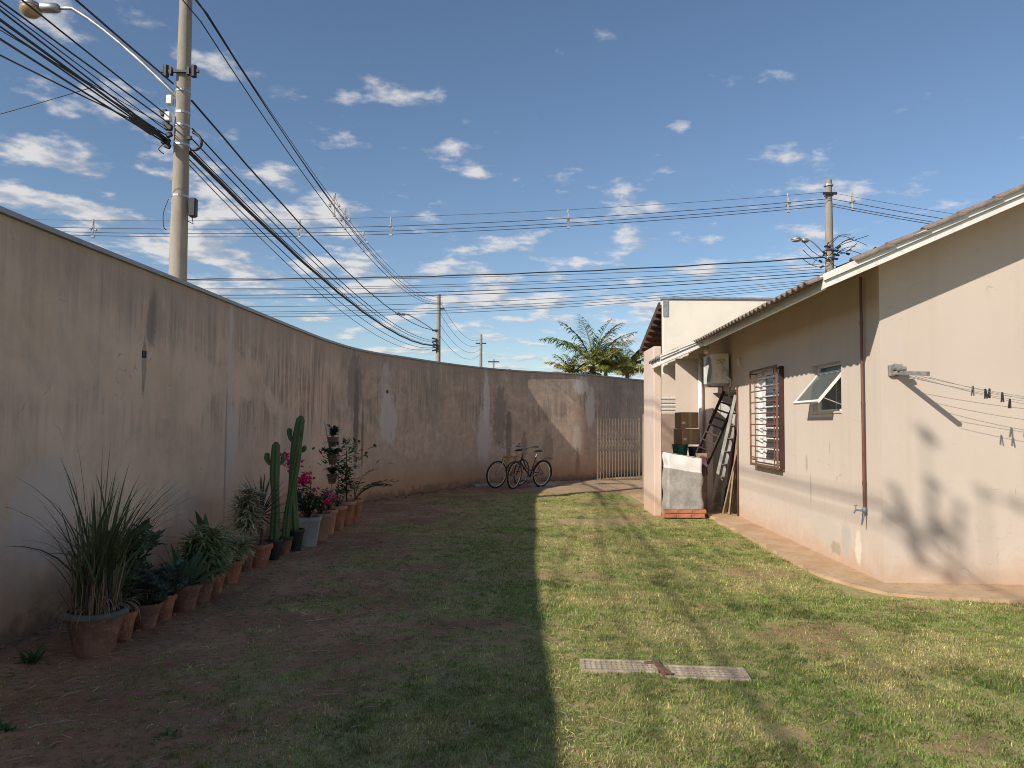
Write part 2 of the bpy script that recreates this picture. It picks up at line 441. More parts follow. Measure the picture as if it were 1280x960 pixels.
def wall_mat():
    t = NT('stained_render')
    uv = t.new('ShaderNodeUVMap', uv_map='UVMap').outputs[0]
    sp_ = t.new('ShaderNodeSeparateXYZ'); t.link(uv, sp_.inputs[0]); s_, z_ = sp_.outputs[0], sp_.outputs[1]
    def mp(sc):
        m_ = t.new('ShaderNodeMapping'); t.link(uv, m_.inputs[0]); m_.inputs['Scale'].default_value = sc; return m_.outputs[0]
    nb = t.noise(mp((1, 1, 1)), 1.1, 7, .6); nm = t.noise(mp((1, 1, 1)), 5, 6, .65); nf = t.noise(mp((1, 1, 1)), 60, 5, .7)
    nbl = t.noise(mp((1, .55, 1)), 7, 8, .68)
    st = t.noise(mp((3.2, .16, 1)), 1.4, 6, .6, .3); st2 = t.noise(mp((9, .3, 1)), 1.6, 5, .6)
    c = t.mix(t.ramp(nb, .3, .7), (.68, .50, .36), (.80, .61, .46))
    c = t.mix(t.math('MULTIPLY', t.ramp(nm, .45, .75), .45), c, (.79, .61, .47))
    mott = t.noise(mp((1, .8, 1)), 1.7, 8, .62, 1.2); drip = t.noise(mp((7, .55, 1)), 1.5, 7, .66); zone = t.noise(mp((.5, .9, 1)), 1.3, 5, .6, .6)
    c = t.mix(t.math('MULTIPLY', t.ramp(mott, .44, .68), .36), c, (.46, .365, .29))
    c = t.mix(t.math('MULTIPLY', t.ramp(st, .52, .74), t.ramp(z_, .4, 2.9, .05, .28)), c, (.34, .285, .24))
    soot = t.math('MULTIPLY', t.math('MULTIPLY', t.ramp(drip, .40, .64), t.ramp(zone, .40, .58)), t.ramp(t.math('ABSOLUTE', t.math('SUBTRACT', z_, 2.15)), 1.05, .25))
    c = t.mix(t.math('MULTIPLY', soot, t.ramp(s_, 15.0, 19.5, .38, .80)), c, (.23, .185, .155))
    c = t.mix(t.math('MULTIPLY', t.ramp(st2, .60, .74), t.ramp(z_, .9, 3.0, .0, .35)), c, (.24, .20, .175))
    c = t.mix(t.math('MULTIPLY', t.ramp(nbl, .60, .72), .30), c, (.36, .30, .25)); c = t.mix(t.math('MULTIPLY', t.ramp(nbl, .40, .30), .30), c, (.82, .68, .56))
    vo = t.new('ShaderNodeTexVoronoi', feature='DISTANCE_TO_EDGE'); wv = t.new('ShaderNodeVectorMath', operation='ADD'); t.link(uv, wv.inputs[0]); nv_ = t.new('ShaderNodeTexNoise'); nv_.inputs['Scale'].default_value = 2.0; nv_.inputs['Detail'].default_value = 7; t.link(uv, nv_.inputs['Vector']); t.link(nv_.outputs['Color'], wv.inputs[1]); t.link(wv.outputs[0], vo.inputs['Vector']); vo.inputs['Scale'].default_value = .45
    c = t.mix(t.math('MULTIPLY', t.math('MULTIPLY', t.ramp(vo.outputs['Distance'], .0045, .001), t.ramp(nm, .50, .62)), .45), c, (.22, .18, .15))
    # soot washed down below the coping
    c = t.mix(t.math('MULTIPLY', t.ramp(t.math('ADD', z_, t.math('MULTIPLY', t.math('SUBTRACT', st, .5), 1.6)), 2.35, 3.1), .5), c, (.30, .24, .19))
    # the far bend is dirtier
    c = t.mix(t.math('MULTIPLY', t.math('MULTIPLY', t.ramp(s_, 22.2, 24.5), t.ramp(nm, .3, .65)), .45), c, (.33, .27, .21))
    def blob(px, py, rw, rh, col, k, soft=.35, nz=.5):
        nonlocal c
        s0, z0, _ = wall_sz(px, py)
        e = t.math('SQRT', t.math('ADD', t.math('POWER', t.math('DIVIDE', t.math('SUBTRACT', s_, s0), rw), 2.0), t.math('POWER', t.math('DIVIDE', t.math('SUBTRACT', z_, z0), rh), 2.0)))
        e = t.math('ADD', e, t.math('MULTIPLY', t.math('SUBTRACT', nbl, .5), nz * 3.4))
        c = t.mix(t.math('MULTIPLY', t.ramp(e, 1.0, 1.0 - soft), k), c, col)
    grey = (.70, .63, .57); dk = (.15, .125, .115)
    blob(485, 525, .42, .62, grey, .75); blob(482, 480, .22, .5, grey, .5)
    blob(605, 545, .34, 1.0, grey, .8); blob(608, 500, .16, .8, (.76, .69, .62), .75)
    blob(290, 548, .26, .42, (.66, .60, .55), .7); blob(287, 480, .11, 1.5, (.64, .58, .52), .55); blob(282, 560, .035, 1.1, (.28, .24, .21), .6)
    blob(738, 510, .30, .75, (.78, .70, .60), .8); blob(727, 482, .34, .32, (.78, .70, .60), .8); blob(722, 548, .20, .45, (.76, .68, .57), .6)
    blob(445, 520, .14, 1.25, dk, .75); blob(443, 480, .42, .7, (.26, .22, .195), .65); blob(453, 545, .06, .9, dk, .7)
    blob(625, 520, .3, 1.0, (.24, .20, .17), .6); blob(636, 545, .13, .9, dk, .6); blob(655, 560, .12, .5, dk, .45)
    blob(685, 560, .22, .55, (.26, .215, .18), .5); blob(722, 590, .09, .8, dk, .6)
    blob(545, 505, .5, .8, (.36, .31, .26), .4); blob(770, 500, .5, .8, (.30, .25, .20), .5)
    blob(190, 400, .1, .35, dk, .5); blob(180, 460, .05, .3, dk, .5)
    blob(60, 640, .5, .5, (.62, .57, .55), .5); blob(25, 700, .35, .35, (.62, .58, .56), .4)
    # earth splashed up at the foot
    low = t.math('ADD', z_, t.math('MULTIPLY', t.math('SUBTRACT', nm, .5), .7))
    c = t.mix(t.ramp(low, .95, .10, 0, .70), c, (.50, .265, .135))
    c = t.mix(t.math('MULTIPLY', t.ramp(low, .22, .0), .65), c, (.15, .10, .07))
    t.bump(t.math('ADD', t.math('MULTIPLY', nf, .5), nm), .35, .012)
    return t.done(c, .93, 0, .15)
M_wall = wall_mat()
def wall_strip(name, off_in, off_out, z0, z1, mat, parent):
    me = bpy.data.meshes.new(name); V = []; Fc = []; UV = []; n = len(path)
    rows = 7
    def P(i, o, z): q = path[i] + nor[i] * o; return (q.x, q.y, z)
    b = 0
    strips = [[(off_in, z0 + (z1 - z0) * k / rows) for k in range(rows + 1)], [(off_in, z1), (off_out, z1)], [(off_out, z1), (off_out, z0)]]
    if z0 > .5: strips.append([(off_out, z0), (off_in, z0)])
    for stp in strips:
        b = len(V); k = len(stp)
        for i in range(n):
            for (o, z) in stp: V.append(P(i, o, z)); UV.append((arc[i], z))
        for i in range(n - 1):
            for j in range(k - 1): Fc.append((b + i * k + j, b + (i + 1) * k + j, b + (i + 1) * k + j + 1, b + i * k + j + 1))
    for i in (0, n - 1):
        b = len(V)
        for (o, z) in ((off_in, z0), (off_out, z0), (off_out, z1), (off_in, z1)): V.append(P(i, o, z)); UV.append((arc[i] + .1 * o, z))
        Fc.append((b, b + 1, b + 2, b + 3) if i == 0 else (b + 3, b + 2, b + 1, b))
    me.from_pydata(V, [], Fc); uvl = me.uv_layers.new(name='UVMap')
    li = np.zeros(len(me.loops), dtype=np.int32); me.loops.foreach_get('vertex_index', li)
    uvl.data.foreach_set('uv', np.array(UV, dtype=np.float32)[li].ravel())
    me.polygons.foreach_set('use_smooth', [True] * len(Fc)); me.materials.append(mat); me.update()
    o = bpy.data.objects.new(name, me); C.objects.link(o); o.parent = parent; return o
bw = empty('boundary_wall', (0, 0, 0)); tag(bw, 'tall curved rendered boundary wall, stained and patched, round the yard', 'wall')
wall_strip('render_face', 0, -.17, -.05, WH, M_wall, bw)
wall_strip('coping', .035, -.205, WH + .002, WH + .04, simple('zinc_coping', (.30, .31, .33), .5, .3, var=.2), bw)
for (qx, qy) in ((180, 443), (489, 490)):    # small wall holes, their inner shade painted as flush black squares
    s0, z0, i0 = wall_sz(qx, qy); p = path[i0]; nn = nor[i0]; tv = Vector((-nn.y, nn.x))
    rot = Matrix(((nn.x, tv.x, 0), (nn.y, tv.y, 0), (0, 0, 1)))
    m = MB(); k = .030
    for dz in (-1, 1): m.box(Vector((p.x, p.y, z0 + dz * k)) + Vector((nn.x, nn.y, 0)) * .004, (.010, .068, .008), rot)
    for dt in (-1, 1): m.box(Vector((p.x + tv.x * dt * k, p.y + tv.y * dt * k, z0)) + Vector((nn.x, nn.y, 0)) * .004, (.010, .008, .054), rot)
    m.box(Vector((p.x, p.y, z0)) + Vector((nn.x, nn.y, 0)) * .001, (.006, .056, .056), rot)
    m.build('vent_hole_shade', M_black, bw)

# ------------------------------------------------------------------ the house (local frame: x to the right along the front, y away along the side wall)
HO = Vector((3.75, 7.8, 0)); HR = -R(2.0)
house = empty('house', HO, HR); tag(house, 'single storey cream painted house with tiled roof and white fascia boards', 'house')
HM = Matrix.Translation(HO) @ Matrix.Rotation(HR, 4, 'Z')
def hl(p): return HM.inverted() @ Vector(p)
def hw(x, y, z): return HM @ Vector((x, y, z))
EX, EZ, SL = -.70, 2.94, .44            # eave line and roof slope
def zr(x): return EZ + SL * (x - EX) if x < 5 else EZ + SL * (5 - EX) - SL * (x - 5)
def paint_mat():
    t = NT('cream_house_paint'); v = t.coord(); sp_ = t.new('ShaderNodeSeparateXYZ'); t.link(v, sp_.inputs[0])
    x_, y_, z_ = sp_.outputs
    nb = t.noise(v, .7, 5, .6); nm = t.noise(v, 4, 6, .65); nf = t.noise(v, 55, 4, .7)
    nbl = t.noise(v, 9, 8, .7)
    st = t.noise(t.coord(scale=(4, 4, .12)), 1.5, 5, .6)
    c = t.mix(t.ramp(nb, .25, .75), (.60, .50, .415), (.645, .545, .455))
    c = t.mix(t.math('MULTIPLY', t.ramp(st, .5, .75), .28), c, (.55, .43, .335))
    c = t.mix(t.math('MULTIPLY', t.ramp(nf, .62, .78), .18), c, (.52, .42, .33))
    low = t.math('ADD', z_, t.math('MULTIPLY', t.math('SUBTRACT', nm, .5), .5))
    c = t.mix(t.math('MULTIPLY', t.ramp(nbl, .52, .70), t.ramp(z_, 1.3, .1, .06, .5)), c, (.47, .39, .31))
    c = t.mix(t.math('MULTIPLY', t.ramp(nbl, .60, .75), .16), c, (.50, .41, .33))
    low = t.math('ADD', low, t.math('MULTIPLY', t.math('SUBTRACT', nbl, .5), .45))
    c = t.mix(t.ramp(low, .38, .0, 0, .60), c, (.50, .31, .18))
    vo = t.new('ShaderNodeTexVoronoi', feature='DISTANCE_TO_EDGE'); wv = t.new('ShaderNodeVectorMath', operation='ADD'); t.link(v, wv.inputs[0]); nv_ = t.new('ShaderNodeTexNoise'); nv_.inputs['Scale'].default_value = 2.2; nv_.inputs['Detail'].default_value = 6; t.link(v, nv_.inputs['Vector']); t.link(nv_.outputs['Color'], wv.inputs[1]); t.link(wv.outputs[0], vo.inputs['Vector']); vo.inputs['Scale'].default_value = .55
    c = t.mix(t.math('MULTIPLY', t.math('MULTIPLY', t.ramp(vo.outputs['Distance'], .004, .0015), t.ramp(nm, .50, .62)), .55), c, (.30, .24, .19))
    def blob(cy, cz, ry, rz, col, k, nz=.6):
        nonlocal c
        e = t.math('SQRT', t.math('ADD', t.math('POWER', t.math('DIVIDE', t.math('SUBTRACT', y_, cy), ry), 2.0), t.math('POWER', t.math('DIVIDE', t.math('SUBTRACT', z_, cz), rz), 2.0)))
        e = t.math('ADD', e, t.math('MULTIPLY', t.math('SUBTRACT', nbl, .5), nz * 3.4))
        e = t.math('ADD', e, t.math('MULTIPLY', t.math('GREATER_THAN', x_, .06), 9.0))
        c = t.mix(t.math('MULTIPLY', t.ramp(e, 1.0, .6), k), c, col)
    blob(.95, .32, .16, .24, (.50, .46, .40), .85); blob(1.6, .36, .55, .20, (.56, .50, .42), .7); blob(2.3, .5, .5, .12, (.57, .50, .42), .55)
    blob(.62, .30, .10, .20, (.78, .70, .58), .8); blob(1.25, .18, .18, .09, (.33, .28, .22), .6)
    blob(2.2, 1.12, .05, .14, (.42, .36, .31), .8, .3); blob(2.06, .80, .035, .22, (.40, .34, .29), .7, .3); blob(1.4, 1.35, .02, .09, (.4, .34, .3), .6, .2)
    t.bump(t.math('ADD', t.math('MULTIPLY', nf, .35), nm), .22, .008)
    return t.done(c, .85, 0, .2)
M_paint = paint_mat()
TH = .15
def pierced(mb, axis, c0, c1, a0, a1, z0, topf, holes):
    """wall slab between c0 and c1 across, running a0..a1, up to topf(a); holes = (a0,a1,z0,z1)"""
    cuts = sorted({a0, a1, *[h[0] for h in holes], *[h[1] for h in holes]})
    for u0, u1 in zip(cuts[:-1], cuts[1:]):
        hs = sorted([h for h in holes if h[0] <= u0 + 1e-6 and h[1] >= u1 - 1e-6], key=lambda h: h[2])
        segs = []; z = z0
        for h in hs:
            if h[2] > z + 1e-4: segs.append((z, z, h[2], h[2]))
            z = h[3]
        segs.append((z, z, topf(u0), topf(u1)))
        for (b0, b1, t0, t1) in segs:
            if axis == 'y': vs_ = [(c0, u0, b0), (c1, u0, b0), (c1, u1, b1), (c0, u1, b1), (c0, u0, t0), (c1, u0, t0), (c1, u1, t1), (c0, u1, t1)]
            else: vs_ = [(u0, c0, b0), (u1, c0, b1), (u1, c1, b1), (u0, c1, b0), (u0, c0, t0), (u1, c0, t1), (u1, c1, t1), (u0, c1, t0)]
            mb.add(vs_, [(3, 2, 1, 0), (4, 5, 6, 7), (0, 1, 5, 4), (1, 2, 6, 5), (2, 3, 7, 6), (3, 0, 4, 7)])
WB = (3.12, 4.42, 1.04, 2.42)            # barred window
WA = (1.02, 1.95, 1.77, 2.36)            # awning window
DR = (5.62, 7.55, -.06, 2.24)            # store opening
m = MB(); pierced(m, 'y', 0, TH, TH, 10.0, -.06, lambda a: 3.27, [WB, WA, DR]); m.build('side_wall', M_paint, house)
m = MB(); pierced(m, 'x', 0, TH - .001, 0, 5.0, -.06, lambda a: zr(a) + .03, []); pierced(m, 'x', 0, TH - .001, 5.0, 10.0, -.06, lambda a: zr(a) + .03, []); m.build('front_wall', M_paint, house)
m = MB(); m.bx(9.85, 9.999, .16, 10.0, -.06, 3.2); m.bx(.16, 9.84, 9.85, 9.999, -.06, 3.2); m.build('rear_wall', M_paint, house)
m = MB(); m.bx(-.58, -.002, 8.3, 8.44, -.06, 3.0); m.build('wing_wall', M_paint, house)
m = MB(); m.bx(1.35, 1.42, 5.5, 7.72, -.06, 2.4); m.bx(.152, 1.349, 7.56, 7.65, -.06, 2.4); m.bx(.152, 1.349, 5.48, 5.6, -.06, 2.4); m.bx(.152, 1.349, 5.601, 7.559, 2.26, 2.33)
m.build('store_lining', M_int, house)
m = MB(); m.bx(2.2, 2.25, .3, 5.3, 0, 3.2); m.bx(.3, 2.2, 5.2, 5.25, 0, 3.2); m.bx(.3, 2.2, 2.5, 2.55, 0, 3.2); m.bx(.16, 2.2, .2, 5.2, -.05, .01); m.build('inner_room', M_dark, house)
# roof deck, fascias, tiles
roof = MB()
def slab(mb, x0, x1, y0, y1, lo, hi):
    mb.add([(x0, y0, zr(x0) + lo), (x1, y0, zr(x1) + lo), (x1, y1, zr(x1) + lo), (x0, y1, zr(x0) + lo), (x0, y0, zr(x0) + hi), (x1, y0, zr(x1) + hi), (x1, y1, zr(x1) + hi), (x0, y1, zr(x0) + hi)],
           [(3, 2, 1, 0), (4, 5, 6, 7), (0, 1, 5, 4), (1, 2, 6, 5), (2, 3, 7, 6), (3, 0, 4, 7)])
YF, YW, YE, XW = -.42, 5.05, 10.3, -1.44
slab(roof, EX + .02, 5.0, YF + .02, YE, .035, .10); slab(roof, 5.0, 10.6, YF + .02, YE, .035, .10)
slab(roof, XW + .02, EX + .018, YW + .02, 5.92, .035, .10)
ro = roof.build('roof', simple('soffit_boards', (.55, .47, .38), .8, var=.1), house)
def rake_board(x0, x1, y0, y1, lo, hi):
    m_ = MB(); slab(m_, x0, x1, y0, y1, lo, hi); return m_.build('fascia', M_fascia, ro)
def band(mb, x0, x1, y, t_, lo, hi): slab(mb, x0, x1, y - t_, y, lo, hi)
m = MB(); band(m, EX - .018, 5.0, YF + .018, .024, 0, .068); band(m, EX - .018, 5.0, YF + .004, .034, .078, .145); band(m, 5.0, 10.6, YF + .018, .024, 0, .068); band(m, 5.0, 10.6, YF + .004, .034, .078, .145); band(m, EX - .018, 5.0, YF + .018, .014, .065, .085); band(m, 5.0, 10.6, YF + .018, .014, .065, .085)
m.build('fascia', M_fascia, ro)
m = MB(); m.bx(EX - .016, EX + .018, YF + .022, YW + .01, EZ - .008, EZ + .085); m.bx(EX - .032, EX + .018, YF + .022, YW + .01, EZ + .09, EZ + .125); m.build('fascia', M_fascia, ro)
m = MB(); band(m, XW, EX - .005, YW + .018, .024, 0, .07); band(m, XW, EX - .005, YW + .004, .034, .08, .155); m.build('fascia', M_fascia, ro)
m = MB(); m.bx(XW - .016, XW + .018, YW + .022, 5.92, zr(XW) - .01, zr(XW) + .11); m.build('fascia', M_fascia, ro)
TP, TL = .178, .40                       # tile wave and length
def tile_mesh():
    m_ = MB(); n = 8; V = []
    for zoff in (0, -.014):
        for yi in (0, 1):
            for k in range(n + 1):
                a = k / n; V.append((yi * TL, (a - .5) * TP * 1.03, .034 * (0.5 + .5 * math.cos(2 * math.pi * (a - .5))) ** 1.25 + zoff + (.0 if yi else .0)))
    w = n + 1; F_ = []
    for k in range(n):
        F_.append((k, k + 1, w + k + 1, w + k)); F_.append((2 * w + k, 3 * w + k, 3 * w + k + 1, 2 * w + k + 1)); F_.append((k, 2 * w + k, 2 * w + k + 1, k + 1)); F_.append((w + k, w + k + 1, 3 * w + k + 1, 3 * w + k))
    F_ += [(0, w, 3 * w, 2 * w), (n, 2 * w + n, 3 * w + n, w + n)]
    m_.add(V, F_); return m_
TA = math.atan(SL)
tproto = tile_mesh().build('tile', M_tile, ro)
first = [True]
def put_tile(x, y, dz=0.0):
    o = tproto if first[0] else inst(tproto, ro)
    first[0] = False
    o.location = (x, y, zr(x) + .118 + dz); o.rotation_euler = (rng.uniform(-.02, .02), -TA + .04 + rng.uniform(-.02, .02), rng.uniform(-.02, .02))
ny_ = int((YW - YF) / TP)
for k in range(ny_ + 1): put_tile(EX - .165, YF - .01 + TP * (k + .5))
for k in range(1, 15): put_tile(EX - .075 + k * .345, YF + .03, .034)
for k in range(5): put_tile(XW - .06, YW + TP * (k + .45))
for k in range(3): put_tile(XW - .06 + .33 * k, YW + .06, .012)
m = MB()                                  # the covered field of tiles, courses of .345
for (xa, xb, ya, yb) in ((EX + .17, 5.0, YF + .16, YE), (XW + .24, EX + .27, YW + .2, 5.9)):
    nc = int((xb - xa) / .345) + 1; nw = int((yb - ya) / (TP / 4))
    for c_ in range(nc):
        x0 = xa + c_ * .345; x1 = min(x0 + .36, xb)
        if x1 - x0 < .05: continue
        b = len(m.v)
        for j in range(nw + 1):
            h = .034 * (.5 + .5 * math.cos(2 * math.pi * (j / 4))) ** 1.25
            m.v.append((x0, ya + j * TP / 4, zr(x0) + .135 + h)); m.v.append((x1, ya + j * TP / 4, zr(x1) + .120 + h)); m.v.append((x0, ya + j * TP / 4, zr(x0) + .115 + h))
        for j in range(nw):
            a = b + j * 3; m.face((a, a + 3, a + 4, a + 1)); m.face((a, a + 2, a + 5, a + 3))
o = m.build('tile_courses', M_tile, ro); o['kind'] = 'stuff'
m = MB(); slab(m, 5.0, 10.7, YF, YE, .11, .15); m.build('rear_slope', M_tile, ro)
m = MB(); m.tube([(5, YF - .05, zr(5) + .15), (5, YE, zr(5) + .15)], .11, 10); m.build('ridge', M_tile, ro)

# barred jalousie window
win = empty('window', (0, 0, 0), 0, house)
y0, y1, z0, z1 = WB
m = MB()
for (a, b) in ((y0, y0 + .05), (y1 - .05, y1), (y0 + .93, y0 + 1.03)): m.bx(.05, .11, a, b, z0, z1)
m.bx(.05, .11, y0 + .05, y1 - .05, z0, z0 + .05); m.bx(.05, .11, y0 + .05, y1 - .05, z1 - .05, z1)
m.build('frame', M_white, win)
rows = 8; ph = (z1 - z0 - .1) / rows; ym = y0 + .98; win.location = (-.042, 0, 0)
pane = MB(); pane.box((0, 0, 0), (.005, ym - .06 - y0 - .05 - .02, ph - .022))
pane_o = None
for k in range(rows):
    o = pane.build('pane', M_dglass, win) if pane_o is None else inst(pane_o, win)
    pane_o = pane_o or o
    o.location = (.066, (y0 + .05 + ym - .06) / 2, z0 + .05 + ph * (k + .5)); o.rotation_euler = (0, R(6), 0)
MB().bx(.085, .095, ym + .06, y1 - .05, z0 + .05, z1 - .05).build('blind_panel', M_white, win)
for yy in (y0 + .058, ym - .068): MB().bx(.06, .10, yy - .008, yy + .008, z0 + .05, z1 - .05).build('stile', M_white, win)
rail = None
for k in range(rows + 1):
    o = MB().box((0, 0, 0), (.04, y1 - y0 - .1, .020)).build('rail', M_white, win) if rail is None else inst(rail, win)
    rail = rail or o; o.location = (.08, (y0 + y1) / 2, z0 + .05 + ph * min(max(k, .15), rows - .15))
gr = empty('window_grille', (0, 0, 0), 0, house)
gx0 = -.10
for yy in (y0 - .03, y1 + .03):
    for zz in (z0 + .03, z1 - .0): MB().bx(gx0, 0, yy - .012, yy + .012, zz - .012, zz + .012).build('wall_bracket', M_rust, gr)
m = MB()
for yy in (y0 - .03, y1 + .03): m.bx(gx0 - .011, gx0 + .011, yy - .014, yy + .014, z0 - .06, z1 + .05)
MB().bx(-.07, -.004, y0 - .05, y0 - .035, z0 - .04, z1 + .03).build('side_plate', simple('maroon_iron', (.055, .02, .016), .6), gr)
m.bx(gx0 - .014, gx0 + .014, y0 - .01, y1 + .01, z1 + .015, z1 + .049); m.bx(gx0 - .014, gx0 + .014, y0 - .01, y1 + .01, z0 - .058, z0 - .02)
m.bx(-.03, -.004, y0 - .045, y1 + .045, z0 - .075, z0 - .045)
m.build('frame', M_rust, gr)
bar = None
for k in range(8):
    o = MB().tube([(0, -(y1 - y0) / 2 - .01, 0), (0, (y1 - y0) / 2 + .01, 0)], .010, 6).build('bar', M_rust, gr) if bar is None else inst(bar, gr)
    bar = bar or o; o.location = (gx0, (y0 + y1) / 2, z0 + .07 + k * (z1 - z0 - .02) / 8)
for yy in (y0 + .16,):
    MB().bx(gx0 + .012, gx0 + .026, yy - .008, yy + .008, z0 - .03, z1 + .02).build('bar', M_rust, gr)
# awning window
aw = empty('window', (0, 0, 0), 0, house)
y0, y1, z0, z1 = WA
m = MB()
for (a, b) in ((y0, y0 + .035), (y1 - .035, y1)): m.bx(.075, .12, a, b, z0, z1)
m.bx(.075, .12, y0 + .035, y1 - .035, z0, z0 + .035); m.bx(.075, .12, y0 + .035, y1 - .035, z1 - .035, z1); m.bx(.08, .115, y0 + .035, y1 - .035, z1 - .12, z1 - .095)
m.build('frame', M_white, aw)
MB().bx(.095, .099, y0 + .035, y1 - .035, z1 - .095, z1 - .035).build('pane', M_glass, aw)
MB().bx(.10, .104, y0 + .035, y1 - .035, z0 + .035, z1 - .12).build('pane', M_glass, aw)
MB().bx(.10, .12, y0 + .40, y0 + .42, z0 + .035, z1 - .12).build('mullion', M_white, aw)
m = MB(); nfold = 40
for k in range(nfold + 1):
    yy = y0 - .05 + (y1 - y0 + .1) * k / nfold; m.v.extend([(.22 + .012 * math.sin(k * 1.3), yy, z0 - .1), (.22 + .012 * math.sin(k * 1.3), yy, z1 - .02)])
for k in range(nfold): m.face((2 * k, 2 * k + 2, 2 * k + 3, 2 * k + 1))
m.build('curtain', M_int, aw, True)
sl_ = .50; ang = R(40); hz = z1 - .10
def sp2(u, off=0.0): return (.07 - math.sin(ang) * u - math.cos(ang) * off, hz - math.cos(ang) * u + math.sin(ang) * off)
def sash_strip(mb, u0, u1, ya, yb, t_=.014):
    P_ = [sp2(u0, -t_), sp2(u1, -t_), sp2(u1, t_), sp2(u0, t_)]
    mb.prism(P_, 'y', ya, yb)
m = MB(); sash_strip(m, 0, .032, y0 + .04, y1 - .04); sash_strip(m, sl_ - .032, sl_, y0 + .04, y1 - .04); sash_strip(m, .032, sl_ - .032, y0 + .04, y0 + .07); sash_strip(m, .032, sl_ - .032, y1 - .07, y1 - .04)
m.build('sash', M_white, aw)
m = MB(); sash_strip(m, .032, sl_ - .032, y0 + .071, y1 - .071, .0025); m.build('pane', M_glass, aw)
m = MB(); m.bx(-.012, .0, y0 - .01, y1 + .01, z0 - .018, z0 - .001); m.bx(0, .075, y0 + .001, y1 - .001, z0 - .014, z0 + .006); m.build('sill', M_paint, aw)
m = MB(); q = sp2(.42); m.tube([(.08, y0 + .05, z0 + .06), (q[0], y0 + .06, q[1])], .006, 6); m.build('stay', M_alu, aw)
# brown water pipe and tap
wp = MB(); py = .36
wp.tube([(-.035, py, 3.2), (-.035, py, .74)], .0155, 10)
for z in (2.7, 1.85, 1.0): wp.tube([(-.035, py, z - .02), (-.035, py, z + .02)], .019, 10)
wpo = wp.build('water_pipe', M_pvc, house); smooth_by_angle(wpo)
m = MB(); m.tube([(-.035, py, .75), (-.035, py, .69)], .021, 10); m.tube([(-.035, py, .715), (-.11, py + .03, .715)], [.014, .011], 8); m.tube([(-.11, py + .03, .722), (-.125, py + .03, .70), (-.13, py + .03, .68)], .010, 8)
m.tube([(-.035, py, .70), (-.05, py - .01, .63), (-.075, py - .02, .565)], [.009, .008, .007], 7)
m.build('pipe_elbow', simple('blue_grey_pvc', (.15, .19, .22), .5), wpo, True)
m = MB(); m.tube([(-.115, py + .025, .73), (-.115, py + .025, .765)], .008, 6); m.box((-.115, py + .025, .765), (.04, .012, .010), bev=.003); m.build('tap_handle', M_galv, wpo)
# thin conduit, downpipe, junction box, spotlight under the wing eave
m = MB(); m.tube([(-.018, 5.58, 2.3), (-.018, 5.58, .02)], .016, 8); m.build('conduit', M_pvc, house, True)
m = MB(); m.bx(-.05, -.002, 5.38, 5.46, 2.62, 2.76, bev=.008); m.build('junction_box', M_int, house)
m = MB(); m.tube([(-.10, 8.24, 3.1), (-.10, 8.24, .05)], .045, 12); m.build('downpipe', M_white, house, True)
m = MB(); m.tube([(-.40, 6.2, zr(-.4) + .05), (-.40, 6.2, zr(-.4) - .06)], .012, 6); m.tube([(-.40, 6.2, zr(-.4) - .05), (-.45, 6.05, zr(-.4) - .15)], [.035, .045], 10); m.build('spotlight', M_white, house, True)
# apron of brown concrete round the house
def apron():
    pts = []
    def edge(x, y): q = mnoise.noise(Vector((x * 2.2, y * 2.2, 3))) * .06 + mnoise.noise(Vector((x * 9, y * 9, 7))) * .03; return (x + q, y + q)
    outer = [(-.52, 8.2)] + [edge(-.50, 8 - k * .12) for k in range(1, 63)] + [edge(-.47 , .35), edge(-.36, -.1), edge(-.16, -.45), edge(.1, -.62)] + [edge(.25 + k * .12, -.66) for k in range(64)]
    inner = [(8.0, .02), (.02, .02), (.02, 8.2)]
    m_ = MB(); poly = outer + inner
    m_.prism(poly, 'z', -.05, .035); return m_
t = NT('stained_concrete'); v = t.coord(); n1 = t.noise(v, 2, 6, .6); n2 = t.noise(v, 14, 6, .65); n3 = t.noise(v, 80, 4)
c = t.mix(t.ramp(n1, .3, .7), (.43, .275, .15), (.55, .385, .235)); c = t.mix(t.ramp(n2, .5, .75), c, (.33, .21, .12)); c = t.mix(t.ramp(n3, .6, .8), c, (.5, .4, .3))
t.bump(n2, .4, .01); M_apron = t.done(c, .92)
o = apron().build('apron', M_apron); o.location = HO; o.rotation_euler = (0, 0, HR); tag(o, kind='structure')
m = MB(); m.bx(2.70, 3.72, 13.95, 17.5, -.05, .028); o = m.build('service_floor', M_apron); tag(o, kind='structure')

# ------------------------------------------------------------------ dividing wall stub
dw = MB(); dw.bx(2.55, 2.69, 13.80, 14.85, -.05, 3.02, bev=.012)
def divider_mat():
    t = NT('pink_wall_paint'); v = t.coord(); sp_ = t.new('ShaderNodeSeparateXYZ'); t.link(v, sp_.inputs[0])
    nm = t.noise(v, 4, 6, .65); nb = t.noise(v, 1, 5)
    c = t.mix(t.ramp(nb, .3, .7), (.62, .48, .385), (.69, .55, .455))
    low = t.math('ADD', sp_.outputs[2], t.math('MULTIPLY', t.math('SUBTRACT', nm, .5), .5))
    c = t.mix(t.ramp(low, .7, .02, 0, .55), c, (.52, .30, .16))
    c = t.mix(t.math('MULTIPLY', t.ramp(nm, .5, .75), .25), c, (.42, .32, .26))
    t.bump(nm, .25, .01); return t.done(c, .88)
M_div = divider_mat()
tag(dw.build('dividing_wall', M_div), 'narrow pink painted stub wall standing beside the tarpaulin covered tank', 'wall')
lw = MB(); lw.bx(2.72, 3.42, 15.9, 16.02, 0, 1.82, bev=.01)
tag(lw.build('low_wall', simple('brown_render', (.34, .235, .18), .88, var=.12, scale=3)), 'low plain brown wall at the back of the storage corner', 'wall')

